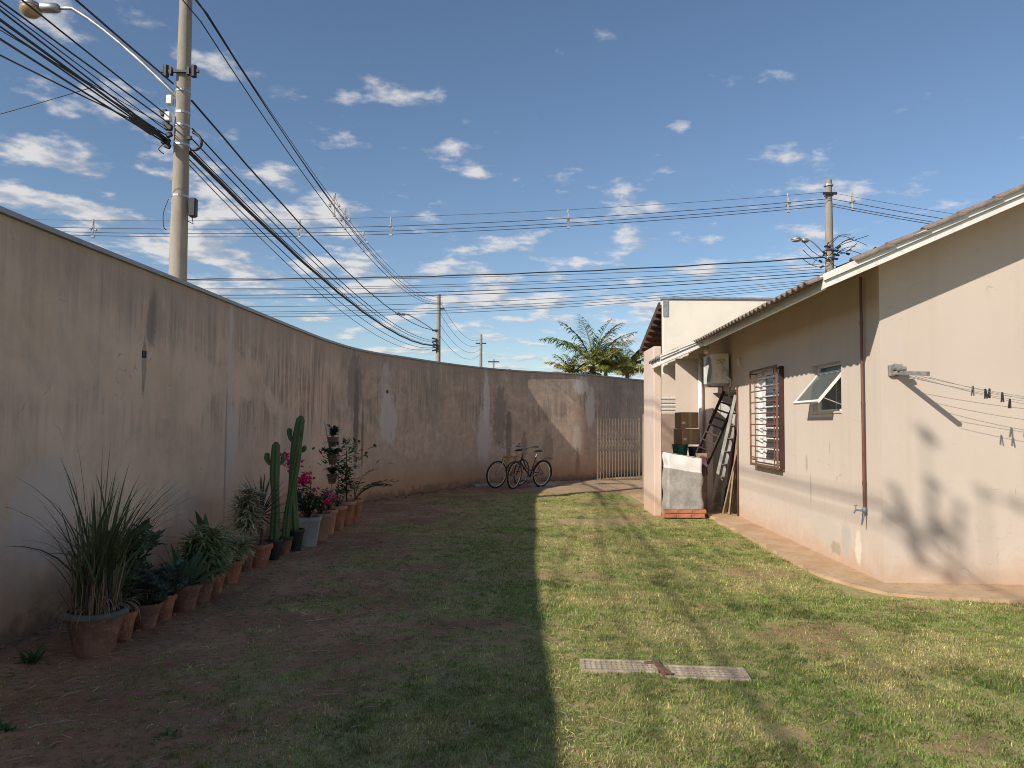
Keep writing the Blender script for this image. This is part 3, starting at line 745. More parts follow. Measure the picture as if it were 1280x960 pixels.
# ------------------------------------------------------------------ ground-level clutter by the store
bl = empty('brick_row', (0, 0, 0)); tag(bl, 'short row of red bricks along the foot of the tarpaulin', 'bricks')
bo = None
for k in range(3):
    for h in range(2):
        o = MB().box((0, 0, 0), (.235, .12, .066), bev=.006).build('brick', M_brick, bl) if bo is None else inst(bo, bl)
        bo = bo or o
        o.location = (2.73 + k * .243 + (.02 if h else 0), 13.34 + rng.uniform(-.01, .01), .042 + .075 * h); o.rotation_euler = (0, 0, rng.uniform(-.04, .04))
m = MB()
for h in range(1): m.bx(2.62, 3.32, 13.30, 13.39, .008, .15)
m.build('mortar', simple('mortar', (.36, .27, .21), .95), bl)
# wash tank draped with a two-tone tarpaulin
tk = MB(); nxg, nzg = 40, 44
bx0, bx1, by0, by1, bz0, bz1 = 2.72, 3.33, 13.44, 14.25, .02, 1.12
perim = []
def tarp_pt(u, w):                        # u round the three visible sides and back, w from bottom to top
    L = [(bx0, by1), (bx0, by0), (bx1, by0), (bx1, by1)]
    seg = [by1 - by0, bx1 - bx0, by1 - by0]; T = sum(seg); s_ = u * T
    for i in range(3):
        if s_ <= seg[i] + 1e-9 or i == 2:
            f = s_ / seg[i]; p = Vector(L[i]).lerp(Vector(L[i + 1]), f); nn = [Vector((-1, 0)), Vector((0, -1)), Vector((1, 0))][i]; break
        s_ -= seg[i]
    z = bz0 + .13 * 0 + (bz1 - bz0) * w
    z -= (.10 * (p.x - bx0) / (bx1 - bx0)) * w ** 3
    q = mnoise.noise(Vector((p.x * 5, p.y * 5, z * 3.5))) * .022 + .014 * math.sin(z * 14 + p.x * 9 + 2.5 * mnoise.noise(Vector((p.x * 3, z * 3, 1)))) + .03 * (1 - w) ** 2
    p = p + nn * q
    return (p.x, p.y, z)
nu, nw_ = 60, 36
for i in range(nu + 1):
    for j in range(nw_ + 1): tk.v.append(tarp_pt(i / nu, j / nw_))
for i in range(nu):
    for j in range(nw_):
        a = i * (nw_ + 1) + j; tk.face((a, a + nw_ + 1, a + nw_ + 2, a + 1))
b = len(tk.v); NN = 12
for i in range(NN + 1):
    for j in range(NN + 1):
        x = bx0 + (bx1 - bx0) * i / NN; y = by0 + (by1 - by0) * j / NN; tk.v.append((x, y, bz1 - .10 * (x - bx0) / (bx1 - bx0) + .012 * mnoise.noise(Vector((x * 6, y * 6, 4))) + .003))
for i in range(NN):
    for j in range(NN):
        a = b + i * (NN + 1) + j; tk.face((a, a + NN + 1, a + NN + 2, a + 1))
def tarp_mat():
    t = NT('tarpaulin'); v = t.coord(); sp_ = t.new('ShaderNodeSeparateXYZ'); t.link(v, sp_.inputs[0]); n = t.noise(v, 3, 5); n2 = t.noise(v, 16, 5, .7)
    zz = t.math('ADD', sp_.outputs[2], t.math('MULTIPLY', t.math('SUBTRACT', n, .5), .06)); zz = t.math('ADD', zz, t.math('MULTIPLY', sp_.outputs[0], .16))
    g = t.mix(t.ramp(n2, .3, .7), (.27, .255, .225), (.37, .35, .31))
    c = t.mix(t.ramp(zz, 1.285, 1.30), g, (.74, .72, .68)); t.bump(n2, .3, .01); return t.done(c, .6)
to = empty('wash_tank', (0, 0, 0)); tag(to, 'waist-high tank wrapped in a white and grey tarpaulin', 'tank')
o = tk.build('tarpaulin', tarp_mat(), to, True)
MB().bx(bx0 + .05, bx1 - .05, by0 + .05, by1 - .02, .028, .98).build('tank_body', M_cement, to)
# counter behind with bins and boxes
cn = MB(); cn.bx(2.74, 3.72, 14.45, 15.3, .90, .98, bev=.01); cn.bx(2.78, 2.90, 14.5, 15.25, .028, .9); cn.bx(3.56, 3.68, 14.5, 15.25, .028, .9)
tag(cn.build('masonry_counter', M_cement), 'grey cement counter behind the covered tank', 'counter')
def bucket(p, r, h, mat, name, label, cat):
    e = empty(name, p); tag(e, label, cat)
    m_ = MB(); m_.lathe([(r * .8, 0), (r * .98, h), (r * 1.05, h), (r * 1.05, h + .025), (r * .93, h + .025), (r * .76, .02)], 22); smooth_by_angle(m_.build('body', mat, e))
    m_ = MB(); m_.tube([(r * 1.04 * math.cos(a), r * 1.04 * math.sin(a), h * .9 - .08 * math.sin(a)) for a in [math.pi * k / 10 for k in range(11)]], .005, 5); m_.build('handle', M_galv, e); return e
bucket((3.22, 14.72, .98), .15, .23, M_green, 'green_bin', 'green plastic bin under the cardboard boxes', 'bin')
bucket((3.50, 14.66, .98), .14, .19, M_black, 'black_bucket', 'black plastic bucket at the foot of the dark ladder', 'bucket')
for k, (z, rz, sx) in enumerate(((1.236, .05, .36), (1.546, -.04, .34))):
    e = empty('cardboard_box', (3.36, 14.78, z), rz + .12); tag(e, ['brown cardboard box standing on the green bin', 'brown cardboard box, upper of the stacked pair'][k], 'box', 'stacked cardboard boxes')
    MB().box((0, 0, .15), (sx, .42, .30), bev=.006).build('carton', M_card, e)
    MB().box((0, -.212, .15), (.05, .003, .30)).build('tape', M_tape, e)
    MB().box((-.12, -.2125, .10), (.06, .002, .045)).build('paper_label', M_white, e)
# ladders and planks in the store opening
def ladder(name, label, a, b, wdt, n, mat, side, rail=(.03, .06), cat='ladder'):
    a, b = Vector(a), Vector(b); d = (b - a).normalized(); sv = Vector(side); sv = (sv - d * sv.dot(d)).normalized(); nv = d.cross(sv)
    e = empty(name, a); tag(e, label, cat)
    rot = Matrix((sv, nv, d)).transposed(); L = (b - a).length
    for s_ in (-1, 1): MB().box(sv * (s_ * wdt / 2) + d * L / 2, (rail[0], rail[1], L), rot, bev=.004).build('rail', mat, e)
    rg = None
    for k in range(n):
        p_ = d * (L * (k + .6) / n)
        o_ = MB().box((0, 0, 0), (wdt, rail[1] * .7, .028), rot, bev=.004).build('rung', mat, e) if rg is None else inst(rg, e)
        rg = rg or o_; o_.location = p_
    return e
ladder('ladder', 'dark red wooden ladder leaning under the air conditioner', at(876, 577, 14.35), hw(.10, 6.5, 2.20), .34, 9, M_darkwood, (.6, -.8, 0))
ladder('ladder', 'pale grey metal ladder leaning inside the store opening', hw(-.30, 6.30, .04), hw(.10, 5.92, 2.15), .34, 9, simple('grey_ladder', (.34, .31, .28), .55, .2, var=.2, dirt=(.22, .18, .15)), (.55, .83, 0))
for k, (px0, py0, px1, py1, lab, mt) in enumerate(((-.10, 5.85, .07, 5.74, 'long weathered plank beside the metal ladder', M_wood), (-.02, 6.0, .12, 5.82, 'short pale plank behind the metal ladder', M_wood), (.02, 6.35, .12, 6.0, 'dark narrow plank at the back of the store', M_darkwood), (-.16, 5.98, .05, 5.66, 'thin pale batten against the store jamb', M_wood), (.05, 6.8, .16, 6.3, 'broad dark board deep in the store', M_darkwood))):
    a, b = hw(px0, py0, .04), hw(px1, py1, (1.75, 1.5, 1.95, 1.3, 1.7)[k]); d = (b - a)
    e = MB(); e.box(d / 2, (.09, .028, d.length), d.to_track_quat('Z', 'Y').to_matrix(), bev=.003)
    o = e.build('plank', mt); o.location = a; tag(o, lab, 'plank')
# hanging cords at the tank's far side
hs = MB()
for k in range(9):
    x = .02 + k * .012
    hs.tube([(x - .02, 0, 1.0), (x + .02 * math.sin(k), .02, .7), (x - .01 * k * .3, .01 * k, .35 + .05 * (k % 3))], .009, 5)
e = empty('hose_coils', (3.44, 14.05, .03)); tag(e, 'dark purple hoses hanging beside the covered tank', 'hose')
hs.build('hose', simple('purple_hose', (.10, .035, .06), .5, var=.4, scale=20), e, True); MB().bx(-.06, .13, .02, .05, -.0, 1.06).build('post', M_wood, e)
# white slatted shutter seen through the gap
e = empty('louvre_shutter', (3.62, 18.0, 1.45)); tag(e, 'white slatted shutter behind the narrow passage', 'shutter')
MB().bx(-.32, .32, .03, .06, -1.45, 1.35).build('wall_panel', M_paint, e)
so = None
for k in range(9):
    o = MB().box((0, 0, 0), (.5, .02, .045), Matrix.Rotation(.5, 3, 'X')).build('slat', M_white, e) if so is None else inst(so, e)
    so = so or o; o.location = (0, 0, .1 + k * .085)

# ------------------------------------------------------------------ air conditioner
ac = empty('air_conditioner', hw(-.19, 6.05, 2.36), HR); tag(ac, 'white air conditioner unit on brackets above the store opening', 'air conditioner')
o = MB().box((0, .36, .275), (.30, .78, .55), bev=.018).build('casing', M_white, ac)
gm = MB()
for r_ in (.05, .09, .13, .17, .205, .235): gm.torus((-.158, .30, .275), r_, .005, Matrix.Rotation(math.pi / 2, 3, 'Y'), 26, 5)
for k in range(8):
    a = math.pi * k / 8; gm.tube([(-.158, .30 - .235 * math.cos(a), .275 - .235 * math.sin(a)), (-.158, .30 + .235 * math.cos(a), .275 + .235 * math.sin(a))], .004, 4)
gm.build('fan_grille', M_int, ac)
MB().lathe([(.0, 0), (.24, 0), (.24, .003), (0, .003)], 26, (-.1525, .30, .275), Matrix.Rotation(-math.pi / 2, 3, 'Y')).build('fan_recess_shade', M_black, ac)  # flat black disc on the casing paints the shade inside the fan opening
MB().box((0, -.0325, .40), (.16, .004, .09)).build('data_plate', simple('data_plate_paper', (.62, .52, .36), .6, var=.5, scale=30), ac)
m = MB(); m.box((.06, -.06, .17), (.10, .07, .13), bev=.01); m.tube([(.06, -.07, .16), (.10, -.11, .10), (.15, -.09, .06), (.17, -.03, .02), (.17, .0, -.06)], .02, 8); m.tube([(.03, -.07, .2), (.02, -.10, .28), (.01, -.09, .36)], .01, 6)
m.build('pipe_cover', M_int, ac, True)
for yy in (.08, .62): m = MB(); m.bx(-.16, .178, yy - .015, yy + .015, -.045, -.003); m.bx(.16, .185, yy - .015, yy + .015, -.25, -.044); m.build('wall_bracket', M_galv, ac)

# ------------------------------------------------------------------ clothesline on the front wall
cl = empty('clothesline', (0, 0, 0)); tag(cl, 'wall mounted clothesline with weathered arm and thin drooping lines', 'clothesline')
b0 = at(1118, 466, 7.78); t0 = at(1160, 467, 7.24)
M_arm = simple('weathered_arm', (.22, .21, .19), .8, var=.3, scale=20)
m = MB(); d = (t0 - b0); m.box((b0 + t0) / 2, (.045, d.length, .04), d.to_track_quat('Y', 'Z').to_matrix(), bev=.004); m.build('arm', M_arm, cl)
m = MB(); m.box(b0 + Vector((-.01, .0, .02)), (.10, .05, .12), bev=.01); m.tube([b0 + Vector((-.03, -.04, .055)), b0 + Vector((.05, -.06, .05))], .035, 10); m.tube([b0 + Vector((-.03, -.12, .03)), b0 + Vector((.05, -.13, .035))], .025, 10); m.build('wall_plate', M_arm, cl)
ends = []
LINES = []
for k in range(5):
    f = (.28 + .18 * k); a = b0.lerp(t0, f) + Vector((0, 0, -.03)); b = Vector((9.2, a.y + .02, a.z - .02)); LINES.append((a, b, .30 + .05 * (k % 3)))
def sagpt(a, b, s_, t): return a.lerp(b, t) - Vector((0, 0, 4 * s_ * t * (1 - t)))
M_line = simple('line_cord', (.30, .27, .24), .7)
for a, b, s_ in LINES: MB().tube([sagpt(a, b, s_, t / 30) for t in range(31)], .0022, 4).build('line', M_line, cl)
m = MB(); m.box((9.2, 7.3, 2.1), (.05, .9, .05)); m.build('arm', M_arm, cl)
pegs = [(4, 1193, 0), (4, 1216, .2), (4, 1232, -.1), (3, 1237, .2), (4, 1254, 0), (2, 1263, .1)]
pm = None
for (li, pxx, ti) in pegs[1:]:
    a, b, s_ = LINES[li]; tt = min((k / 400 for k in range(400)), key=lambda q: abs((sagpt(a, b, s_, q).x / sagpt(a, b, s_, q).y) * 960 + 640 - pxx)); p = sagpt(a, b, s_, tt)
    if pm is None:
        m = MB(); m.box((0, .006, -.025), (.016, .010, .095), Matrix.Rotation(.09, 3, 'X'), bev=.002); m.box((0, -.006, -.025), (.016, .010, .095), Matrix.Rotation(-.09, 3, 'X'), bev=.002); m.tube([(-.008, 0, -.01), (.008, 0, -.01)], .006, 6)
        pm = m.build('clothes_peg', M_black); o = pm
    else: o = inst(pm)
    o.location = p; o.rotation_euler = (0, ti, rng.uniform(-.8, .8)); tag(o, 'small dark clothes peg clipped on the line by the front wall', 'clothes peg', 'pegs on the clothesline')

# ------------------------------------------------------------------ drain grates
def grate(name, label, c, rz, L, Wd, holes, mat):
    e = empty(name, c, rz); tag(e, label, 'drain grate')
    m_ = MB(); fr = .028
    m_.bx(-L / 2, L / 2, -Wd / 2, -Wd / 2 + fr, -.03, .012, bev=.004); m_.bx(-L / 2, L / 2, Wd / 2 - fr, Wd / 2, -.03, .012, bev=.004)
    m_.bx(-L / 2, -L / 2 + fr, -Wd / 2 + fr, Wd / 2 - fr, -.03, .011); m_.bx(L / 2 - fr, L / 2, -Wd / 2 + fr, Wd / 2 - fr, -.03, .011); m_.build('frame', mat, e)
    lx, ly = L - 2 * fr, Wd - 2 * fr
    bo_ = None; nr, ncol, bwid, cw = holes
    for k in range(1, nr):
        o_ = MB().box((0, 0, 0), (lx, bwid, .012), bev=.003).build('bar', mat, e) if bo_ is None else inst(bo_, e)
        bo_ = bo_ or o_; o_.location = (0, -ly / 2 + ly * k / nr, .003)
    bo_ = None
    for k in range(1, ncol):
        o_ = MB().box((0, 0, 0), (cw, ly, .010), bev=.003).build('cross_bar', mat, e) if bo_ is None else inst(bo_, e)
        bo_ = bo_ or o_; o_.location = (-lx / 2 + lx * k / ncol, 0, .003)
    MB().bx(-lx / 2, lx / 2, -ly / 2, ly / 2, -.020, -.013).build('pit_shade', simple('drain_pit_shade', (.012, .009, .008), .95), e)  # black sheet just under the bars paints the shade in the drain holes
M_cast = simple('pale_cast_concrete', (.42, .34, .245), .92, var=.28, scale=14, dirt=(.22, .155, .10), bump=.7)
ga = gnd(773, 834); gb = gnd(882, 842)
zl = max(gh(ga.x + dx, ga.y + dy) for dx in (-.25, 0, .25) for dy in (-.1, 0, .1)); 
grate('drain_grate', 'pale drain grate with narrow slots set in the lawn', (ga.x, ga.y, zl + .0), -.06, .50, .24, (4, 13, .017, .012), M_cast)
zl2 = max(gh(gb.x + dx, gb.y + dy) for dx in (-.25, 0, .25) for dy in (-.1, 0, .1))
grate('drain_grate', 'pale drain grate with square holes beside the brown divider', (gb.x, gb.y, zl2 + .0), -.09, .53, .25, (4, 12, .022, .020), M_cast)
e = gnd(826, 838); m = MB(); m.box((0, 0, 0), (.045, .27, .05), bev=.006); m.box((-.03, .11, .012), (.10, .03, .02), bev=.004); m.box((.0, -.12, .01), (.05, .03, .05), bev=.004)
o = m.build('grate_divider', M_rust); o.location = (e.x, e.y, max(zl, zl2) + .0); o.rotation_euler = (0, 0, .12); tag(o, 'short rusty brown bar between the two drain grates', 'iron bar')

# ------------------------------------------------------------------ folding gate by the far wall
g0, g1 = gnd(747, 600), gnd(799, 600)
ge = empty('folding_gate', (g0.x, g0.y, 0), math.atan2(g1.y - g0.y, g1.x - g0.x)); tag(ge, 'beige collapsible scissor gate in front of the far end of the wall', 'gate')
GL = (g1 - g0).length; GH = 1.78
M_gate = simple('beige_gate_paint', (.21, .16, .115), .65, var=.25, dirt=(.13, .085, .055))
nb = 15; bo = None
for k in range(nb):
    post = k in (0, nb - 1)
    o = (MB().bx(-.018, .018, -.015, .015, 0, GH + .03) if post else MB().bx(-.007, .007, -.01, .01, .03, GH)).build('post' if post else 'upright', M_gate, ge) if (bo is None or post) else inst(bo, ge)
    if not post and bo is None: bo = o
    o.location = (GL * k / (nb - 1), 0, 0)
dx = GL / (nb - 1); sc1 = None
for k in range(0, nb - 1):
    for s_ in (-1, 1):
        for zz in (1.0,):
            a = Vector((dx * k, .014 * s_, zz - .18 * s_)); b = Vector((dx * (k + 1), .014 * s_, zz + .18 * s_))
            dd = b - a; MB().box((a + b) / 2, (.012, .004, dd.length), dd.to_track_quat('Z', 'Y').to_matrix()).build('lattice_strip', M_gate, ge)
m = MB(); m.bx(0, GL, .012, .016, .80, .825); m.bx(0, GL, .012, .016, 1.17, 1.195); m.bx(0, GL, -.02, .02, .012, .035); m.build('rail', M_rust, ge)

# ------------------------------------------------------------------ bicycles
def bicycle(name, label, pr, pf, col, lean, style, steer=.0):
    """pr, pf: where rear and front wheels touch the ground"""
    pr, pf = Vector(pr), Vector(pf); d = (pf - pr); az = math.atan2(d.y, d.x); Lb = d.length
    e = empty(name, pr); e.rotation_euler = (lean, 0, az); e.rotation_mode = 'XYZ'
    e.matrix_world = Matrix.Translation(pr) @ Matrix.Rotation(az, 4, 'Z') @ Matrix.Rotation(lean, 4, 'X')
    tag(e, label, 'bicycle')
    rw = .345; paint = simple('bike_paint_' + style, col, .35, .2, var=.15)
    AX = Matrix.Rotation(math.pi / 2, 3, 'X')
    def wheel(x, rz):
        w = empty('wheel', (x, 0, rw), 0, e); w.rotation_euler = (0, 0, rz)
        MB().torus((0, 0, 0), rw - .022, .022, AX, 36, 8).build('tyre', simple('tyre_rubber', (.018, .018, .018), .8), w, True)
        MB().torus((0, 0, 0), rw - .052, .013, AX, 36, 6).build('rim', simple('chrome_rim', (.70, .70, .68), .3, .5, var=.1), w, True)
        s_ = MB()
        for k in range(18):
            a = 2 * math.pi * k / 18; s_.tube([(.02 * math.cos(a + .5), (.02 if k % 2 else -.02), .02 * math.sin(a + .5)), ((rw - .05) * math.cos(a), 0, (rw - .05) * math.sin(a))], .0016, 3, False)
        s_.tube([(0, -.04, 0), (0, .04, 0)], .022, 8); s_.build('spokes', M_galv, w)
    wheel(0, 0); wheel(Lb, steer)
    bb = Vector((.44, 0, .29)); st = Vector((.30, 0, .78)); hd = Vector((Lb - .22, 0, .80)); hb = Vector((Lb - .17, 0, .66)); ra = Vector((0, 0, rw)); fa = Vector((Lb, 0, rw))
    m_ = MB()
    m_.tube([bb, st], .016, 8); m_.tube([hd, hb], .02, 8); m_.tube([hb, bb], .019, 8)
    if style == 'step': m_.tube([hd + Vector((.0, 0, -.02)), Vector((.62, 0, .52)), Vector((.40, 0, .43))], .015, 8)
    else: m_.tube([hd + Vector((0, 0, -.02)), st + Vector((0, 0, -.04))], .024, 8); m_.tube([hd + Vector((-.05, 0, -.1)), Vector((.55, 0, .45)), bb], .026, 8)
    for s_ in (-1, 1): m_.tube([ra + Vector((0, .05 * s_, 0)), bb + Vector((0, .03 * s_, 0))], .009, 6); m_.tube([ra + Vector((0, .05 * s_, 0)), st + Vector((0, .02 * s_, -.08))], .009, 6)
    m_.build('frame', paint, e, True)
    m_ = MB()
    for s_ in (-1, 1): m_.tube([fa + Vector((0, .05 * s_, 0)), hb + Vector((.03, .05 * s_, -.0)), hb + Vector((.0, .02 * s_, .03))], .011, 6)
    m_.build('fork', M_alu if style != 'step' else paint, e, True)
    m_ = MB(); m_.tube([hd, hd + Vector((-.03, 0, .20))], .013, 8)
    top = hd + Vector((-.03, 0, .20))
    m_.tube([top + Vector((-.16, -.31, .09)), top + Vector((-.05, -.24, .085)), top + Vector((.05, -.10, .02)), top, top + Vector((.05, .10, .02)), top + Vector((-.05, .24, .085)), top + Vector((-.16, .31, .09))], .011, 7)
    hbx = m_.build('handlebar', M_alu if style != 'step' else M_black, e, True)
    for s_ in (-1, 1): MB().tube([top + Vector((-.18, .32 * s_, .092)), top + Vector((-.07, .255 * s_, .086))], .017, 8).build('grip', M_black, hbx)
    m_ = MB(); m_.tube([st, st + Vector((-.03, 0, .12))], .012, 8); m_.build('seat_post', M_galv, e)
    sv = []; top = st + Vector((-.03, 0, .14))
    m_ = MB()
    for (x, w, h, z) in ((-.15, .02, .02, .02), (-.13, .075, .04, .025), (-.06, .085, .045, .02), (.02, .05, .04, .012), (.09, .022, .03, .008), (.13, .012, .02, .0)):
        b_ = len(m_.v)
        for k in range(8):
            a = 2 * math.pi * k / 8; m_.v.append(tuple(top + Vector((x, w * math.cos(a), z + h * .6 * math.sin(a)))))
        sv.append(b_)
    for i in range(5):
        for k in range(8): m_.face((sv[i] + k, sv[i] + (k + 1) % 8, sv[i + 1] + (k + 1) % 8, sv[i + 1] + k))
    m_.face([sv[0] + k for k in range(7, -1, -1)]); m_.face([sv[-1] + k for k in range(8)])
    m_.build('saddle', M_black, e, True)
    m_ = MB(); m_.torus(bb + Vector((0, -.045, 0)), .085, .008, AX, 24, 5); m_.tube([bb + Vector((0, -.06, 0)), bb + Vector((.12, -.065, -.12))], .009, 6); m_.tube([bb + Vector((0, .06, 0)), bb + Vector((-.12, .065, .12))], .009, 6); m_.tube([bb + Vector((0, -.06, 0)), bb + Vector((0, .06, 0))], .02, 8)
    ck = m_.build('crank', M_galv, e)
    for s_ in (-1, 1): MB().box(bb + Vector((-.12 * s_, .11 * s_, .12 * s_)), (.09, .07, .02), bev=.004).build('pedal', M_black, ck)
    for (x, a0, a1) in ((0, 15, 195), (Lb, 20, 160)):
        m_ = MB(); ring = []
        for k in range(15):
            a = R(a0 + (a1 - a0) * k / 14); b_ = len(m_.v); ring.append(b_)
            for yy, rr in ((-.028, rw + .008), (0, rw + .022), (.028, rw + .008)): m_.v.append((x + rr * math.cos(a), yy, rw + rr * math.sin(a)))
        for i in range(14):
            for k in range(2): m_.face((ring[i] + k, ring[i] + k + 1, ring[i + 1] + k + 1, ring[i + 1] + k))
        if style == 'step': m_.build('mudguard', paint, e, True)
    m_ = MB(); m_.tube([(.30, .04, .27), (.20, .22, .02)], .008, 6); m_.build('kickstand', M_galv, e)
    if style == 'step':
        m_ = MB(); m_.tube([(Lb + .05, -.13, .80), (Lb + .05, .13, .80), (Lb - .14, .13, .80), (Lb - .14, -.13, .80), (Lb + .05, -.13, .80)], .004, 5)
        m_.tube([(.02, -.05, .74), (-.30, -.05, .74), (-.30, .05, .74), (.02, .05, .74)], .005, 5); m_.build('carrier', M_black, e)
    return e
f1 = gnd(642, 611); r1 = f1 + Vector((.70, .72, 0))
d1 = (f1 - r1).normalized()
def gz_at(v): return Vector((v.x, v.y, gh(v.x, v.y) + .002))
bicycle('bicycle', 'dark maroon step-through bicycle with chrome rims by the far wall', gz_at(r1 + Vector((0, 0, 0))), gz_at(r1 + d1 * 1.02), (.055, .012, .016), R(-7), 'step', .25)
f2 = gnd(619, 611) + Vector((0, .12, 0)); bicycle('bicycle', 'yellow framed bicycle parked behind the maroon one', gz_at(f2 + Vector((.62, .88, 0))), gz_at(f2), (.52, .27, .04), R(-7), 'sport', -.2)
# loose slabs and rubble along the wall foot
for k, (a, b_, lab) in enumerate((((668, 609), .85, 'grey concrete slab on the earth by the bicycle wheels'), ((596, 609), .8, 'low dark concrete slab under the bicycles'))):
    p = gnd(*a); m = MB(); m.box((0, 0, .03), (b_, .25, .07), bev=.012); o = m.build('concrete_slab', M_cement); o.location = (p.x + .25, p.y + .45, gh(p.x, p.y) - .01); o.rotation_euler = (0, 0, .70 - .2 * k); tag(o, lab, 'slab')
m = MB()
for k in range(520):
    i = rng.randrange(60, len(path) - 4); q = path[i] + nor[i] * abs(rng.gauss(.06, .12)); r_ = rng.uniform(.008, .035)
    m.box((q.x, q.y, gh(q.x, q.y) + r_ * .3), (r_ * 2, r_ * 1.5, r_), Matrix.Rotation(rng.uniform(0, 3), 3, 'Z') @ Matrix.Rotation(rng.uniform(-.4, .4), 3, 'X'), bev=r_ * .3)
o = m.build('rubble', simple('rubble_stone', (.20, .135, .095), .95, var=.4, scale=12)); tag(o, 'crumbled stones and plaster along the foot of the wall', 'rubble', kind='stuff')

# ------------------------------------------------------------------ potted plants
def G3(a, b, v=.25):
    t_ = rng.random(); f_ = 1 + rng.uniform(-v, v); return tuple(max(0, (x + (y - x) * t_) * f_ * (1 + rng.uniform(-.06, .06))) for x, y in zip(a, b))
POTN = [0]
def pot(e, r, h, mat, rimmat=None, square=False, rim=.03):
    m_ = MB()
    if square:
        def ring(w, z): return [(-w, -w, z), (w, -w, z), (w, w, z), (-w, w, z)]
        prof = [(r * .66, 0), (r * .92, h - .05), (r, h - .05), (r, h), (r * .86, h), (r * .83, h - .05)]
        for w, z in prof: m_.v.extend(ring(w, z))
        for i in range(len(prof) - 1):
            for k in range(4): m_.face((i * 4 + k, i * 4 + (k + 1) % 4, i * 4 + 4 + (k + 1) % 4, i * 4 + 4 + k))
        m_.face((3, 2, 1, 0)); o_ = m_.build('pot', mat, e)
        MB().add([(-r * .84, -r * .84, h - .045), (r * .84, -r * .84, h - .045), (r * .84, r * .84, h - .045), (-r * .84, r * .84, h - .045)], [(0, 1, 2, 3)])
        s_ = MB(); s_.bx(-r * .83, r * .83, -r * .83, r * .83, h - .09, h - .045); s_.build('soil', M_soil, e)
        return
    m_.lathe([(r * .60, 0), (r * .64, h * .12), (r * .90, h - rim * 1.4)], 24); smooth_by_angle(m_.build('pot', mat, e))
    m_ = MB(); m_.lathe([(r * .88, h - rim * 1.4), (r, h - rim * 1.3), (r * 1.03, h - rim * .7), (r, h), (r * .88, h + .002), (r * .84, h - rim), (r * .84, h - rim * 1.4)], 24, close=True); smooth_by_angle(m_.build('rim', rimmat or mat, e), 60)
    s_ = MB(); s_.lathe([(0, h - .05), (r * .855, h - .05)], 18); s_.v = [(x, y, z + .012 * mnoise.noise(Vector((x * 20, y * 20, 1)))) for x, y, z in s_.v]; s_.face(range(18)) if False else None
    s_.build('soil', M_soil, e)
def planted(name, label, pos, rz=None, cat='potted plant'):
    e = empty(name, (pos[0], pos[1], gh(pos[0], pos[1]) if len(pos) < 3 else pos[2]), rng.uniform(0, 6.28) if rz is None else rz); tag(e, label, cat, 'potted plants along the curved wall'); return e
def gp(px, py): v = gnd(px, py); return (v.x, v.y)
def foliage(mb, e, name='foliage'):
    o = mb.build(name, M_leaf, e); o['kind'] = 'stuff'; return o

# 1 tall clump of lemon grass with dry stalks
e = planted('potted_plant', 'tall grassy clump with dry stalks in the big grey-rimmed terracotta pot', gp(118, 815), 0)
pot(e, .205, .30, M_terra_d, M_potgrey, rim=.028)
m = MB()
for k in range(150):
    a = rng.uniform(0, 6.28); r_ = rng.uniform(0, .15); L = rng.uniform(.30, .98) ** 1.0 * (1.15 if k % 4 == 0 else .9); m.col = G3((.075, .10, .045), (.17, .195, .085))
    el = math.pi / 2 - abs(rng.gauss(0, .24)) * (.4 + r_ / .15 * .6)
    m.ribbon((r_ * math.cos(a), r_ * math.sin(a), rng.uniform(.28, .55)), a + rng.uniform(-1.2, 1.2), el, L, rng.uniform(.010, .020), abs(rng.gauss(.3, .8)), 6, .15, rng.uniform(-.8, .8))
for k in range(40):
    a = rng.uniform(-1.0, 1.6) if k % 3 else rng.uniform(0, 6.28); m.col = G3((.06, .08, .03), (.10, .12, .05)); m.ribbon((.05 * math.cos(a), .05 * math.sin(a), .4), a, R(rng.uniform(60, 84)), rng.uniform(.7, 1.02), .013, rng.uniform(.4, 1.5), 8, .15)
foliage(m, e)
m = MB()
for k in range(300):
    a = rng.uniform(0, 6.28); r_ = rng.uniform(.02, .165); m.col = G3((.24, .16, .095), (.42, .31, .20)) if rng.random() < .6 else G3((.10, .07, .05), (.18, .13, .09))
    p0 = Vector((r_ * math.cos(a), r_ * math.sin(a), .25)); p1 = p0 + Vector((rng.gauss(0, .04), rng.gauss(0, .04), rng.uniform(.18, .50))); m.tube([p0, (p0 + p1) / 2 + Vector((rng.gauss(0, .01), rng.gauss(0, .01), 0)), p1], [.0045, .004, .002], 4)
for k in range(60):
    a = rng.uniform(0, 6.28); m.col = G3((.26, .15, .085), (.36, .26, .16)); m.ribbon((.17 * math.cos(a), .17 * math.sin(a), .33), a, R(rng.uniform(10, 60)), rng.uniform(.15, .32), .008, rng.uniform(1.2, 2.8), 5)
foliage(m, e, 'dry_stalks')

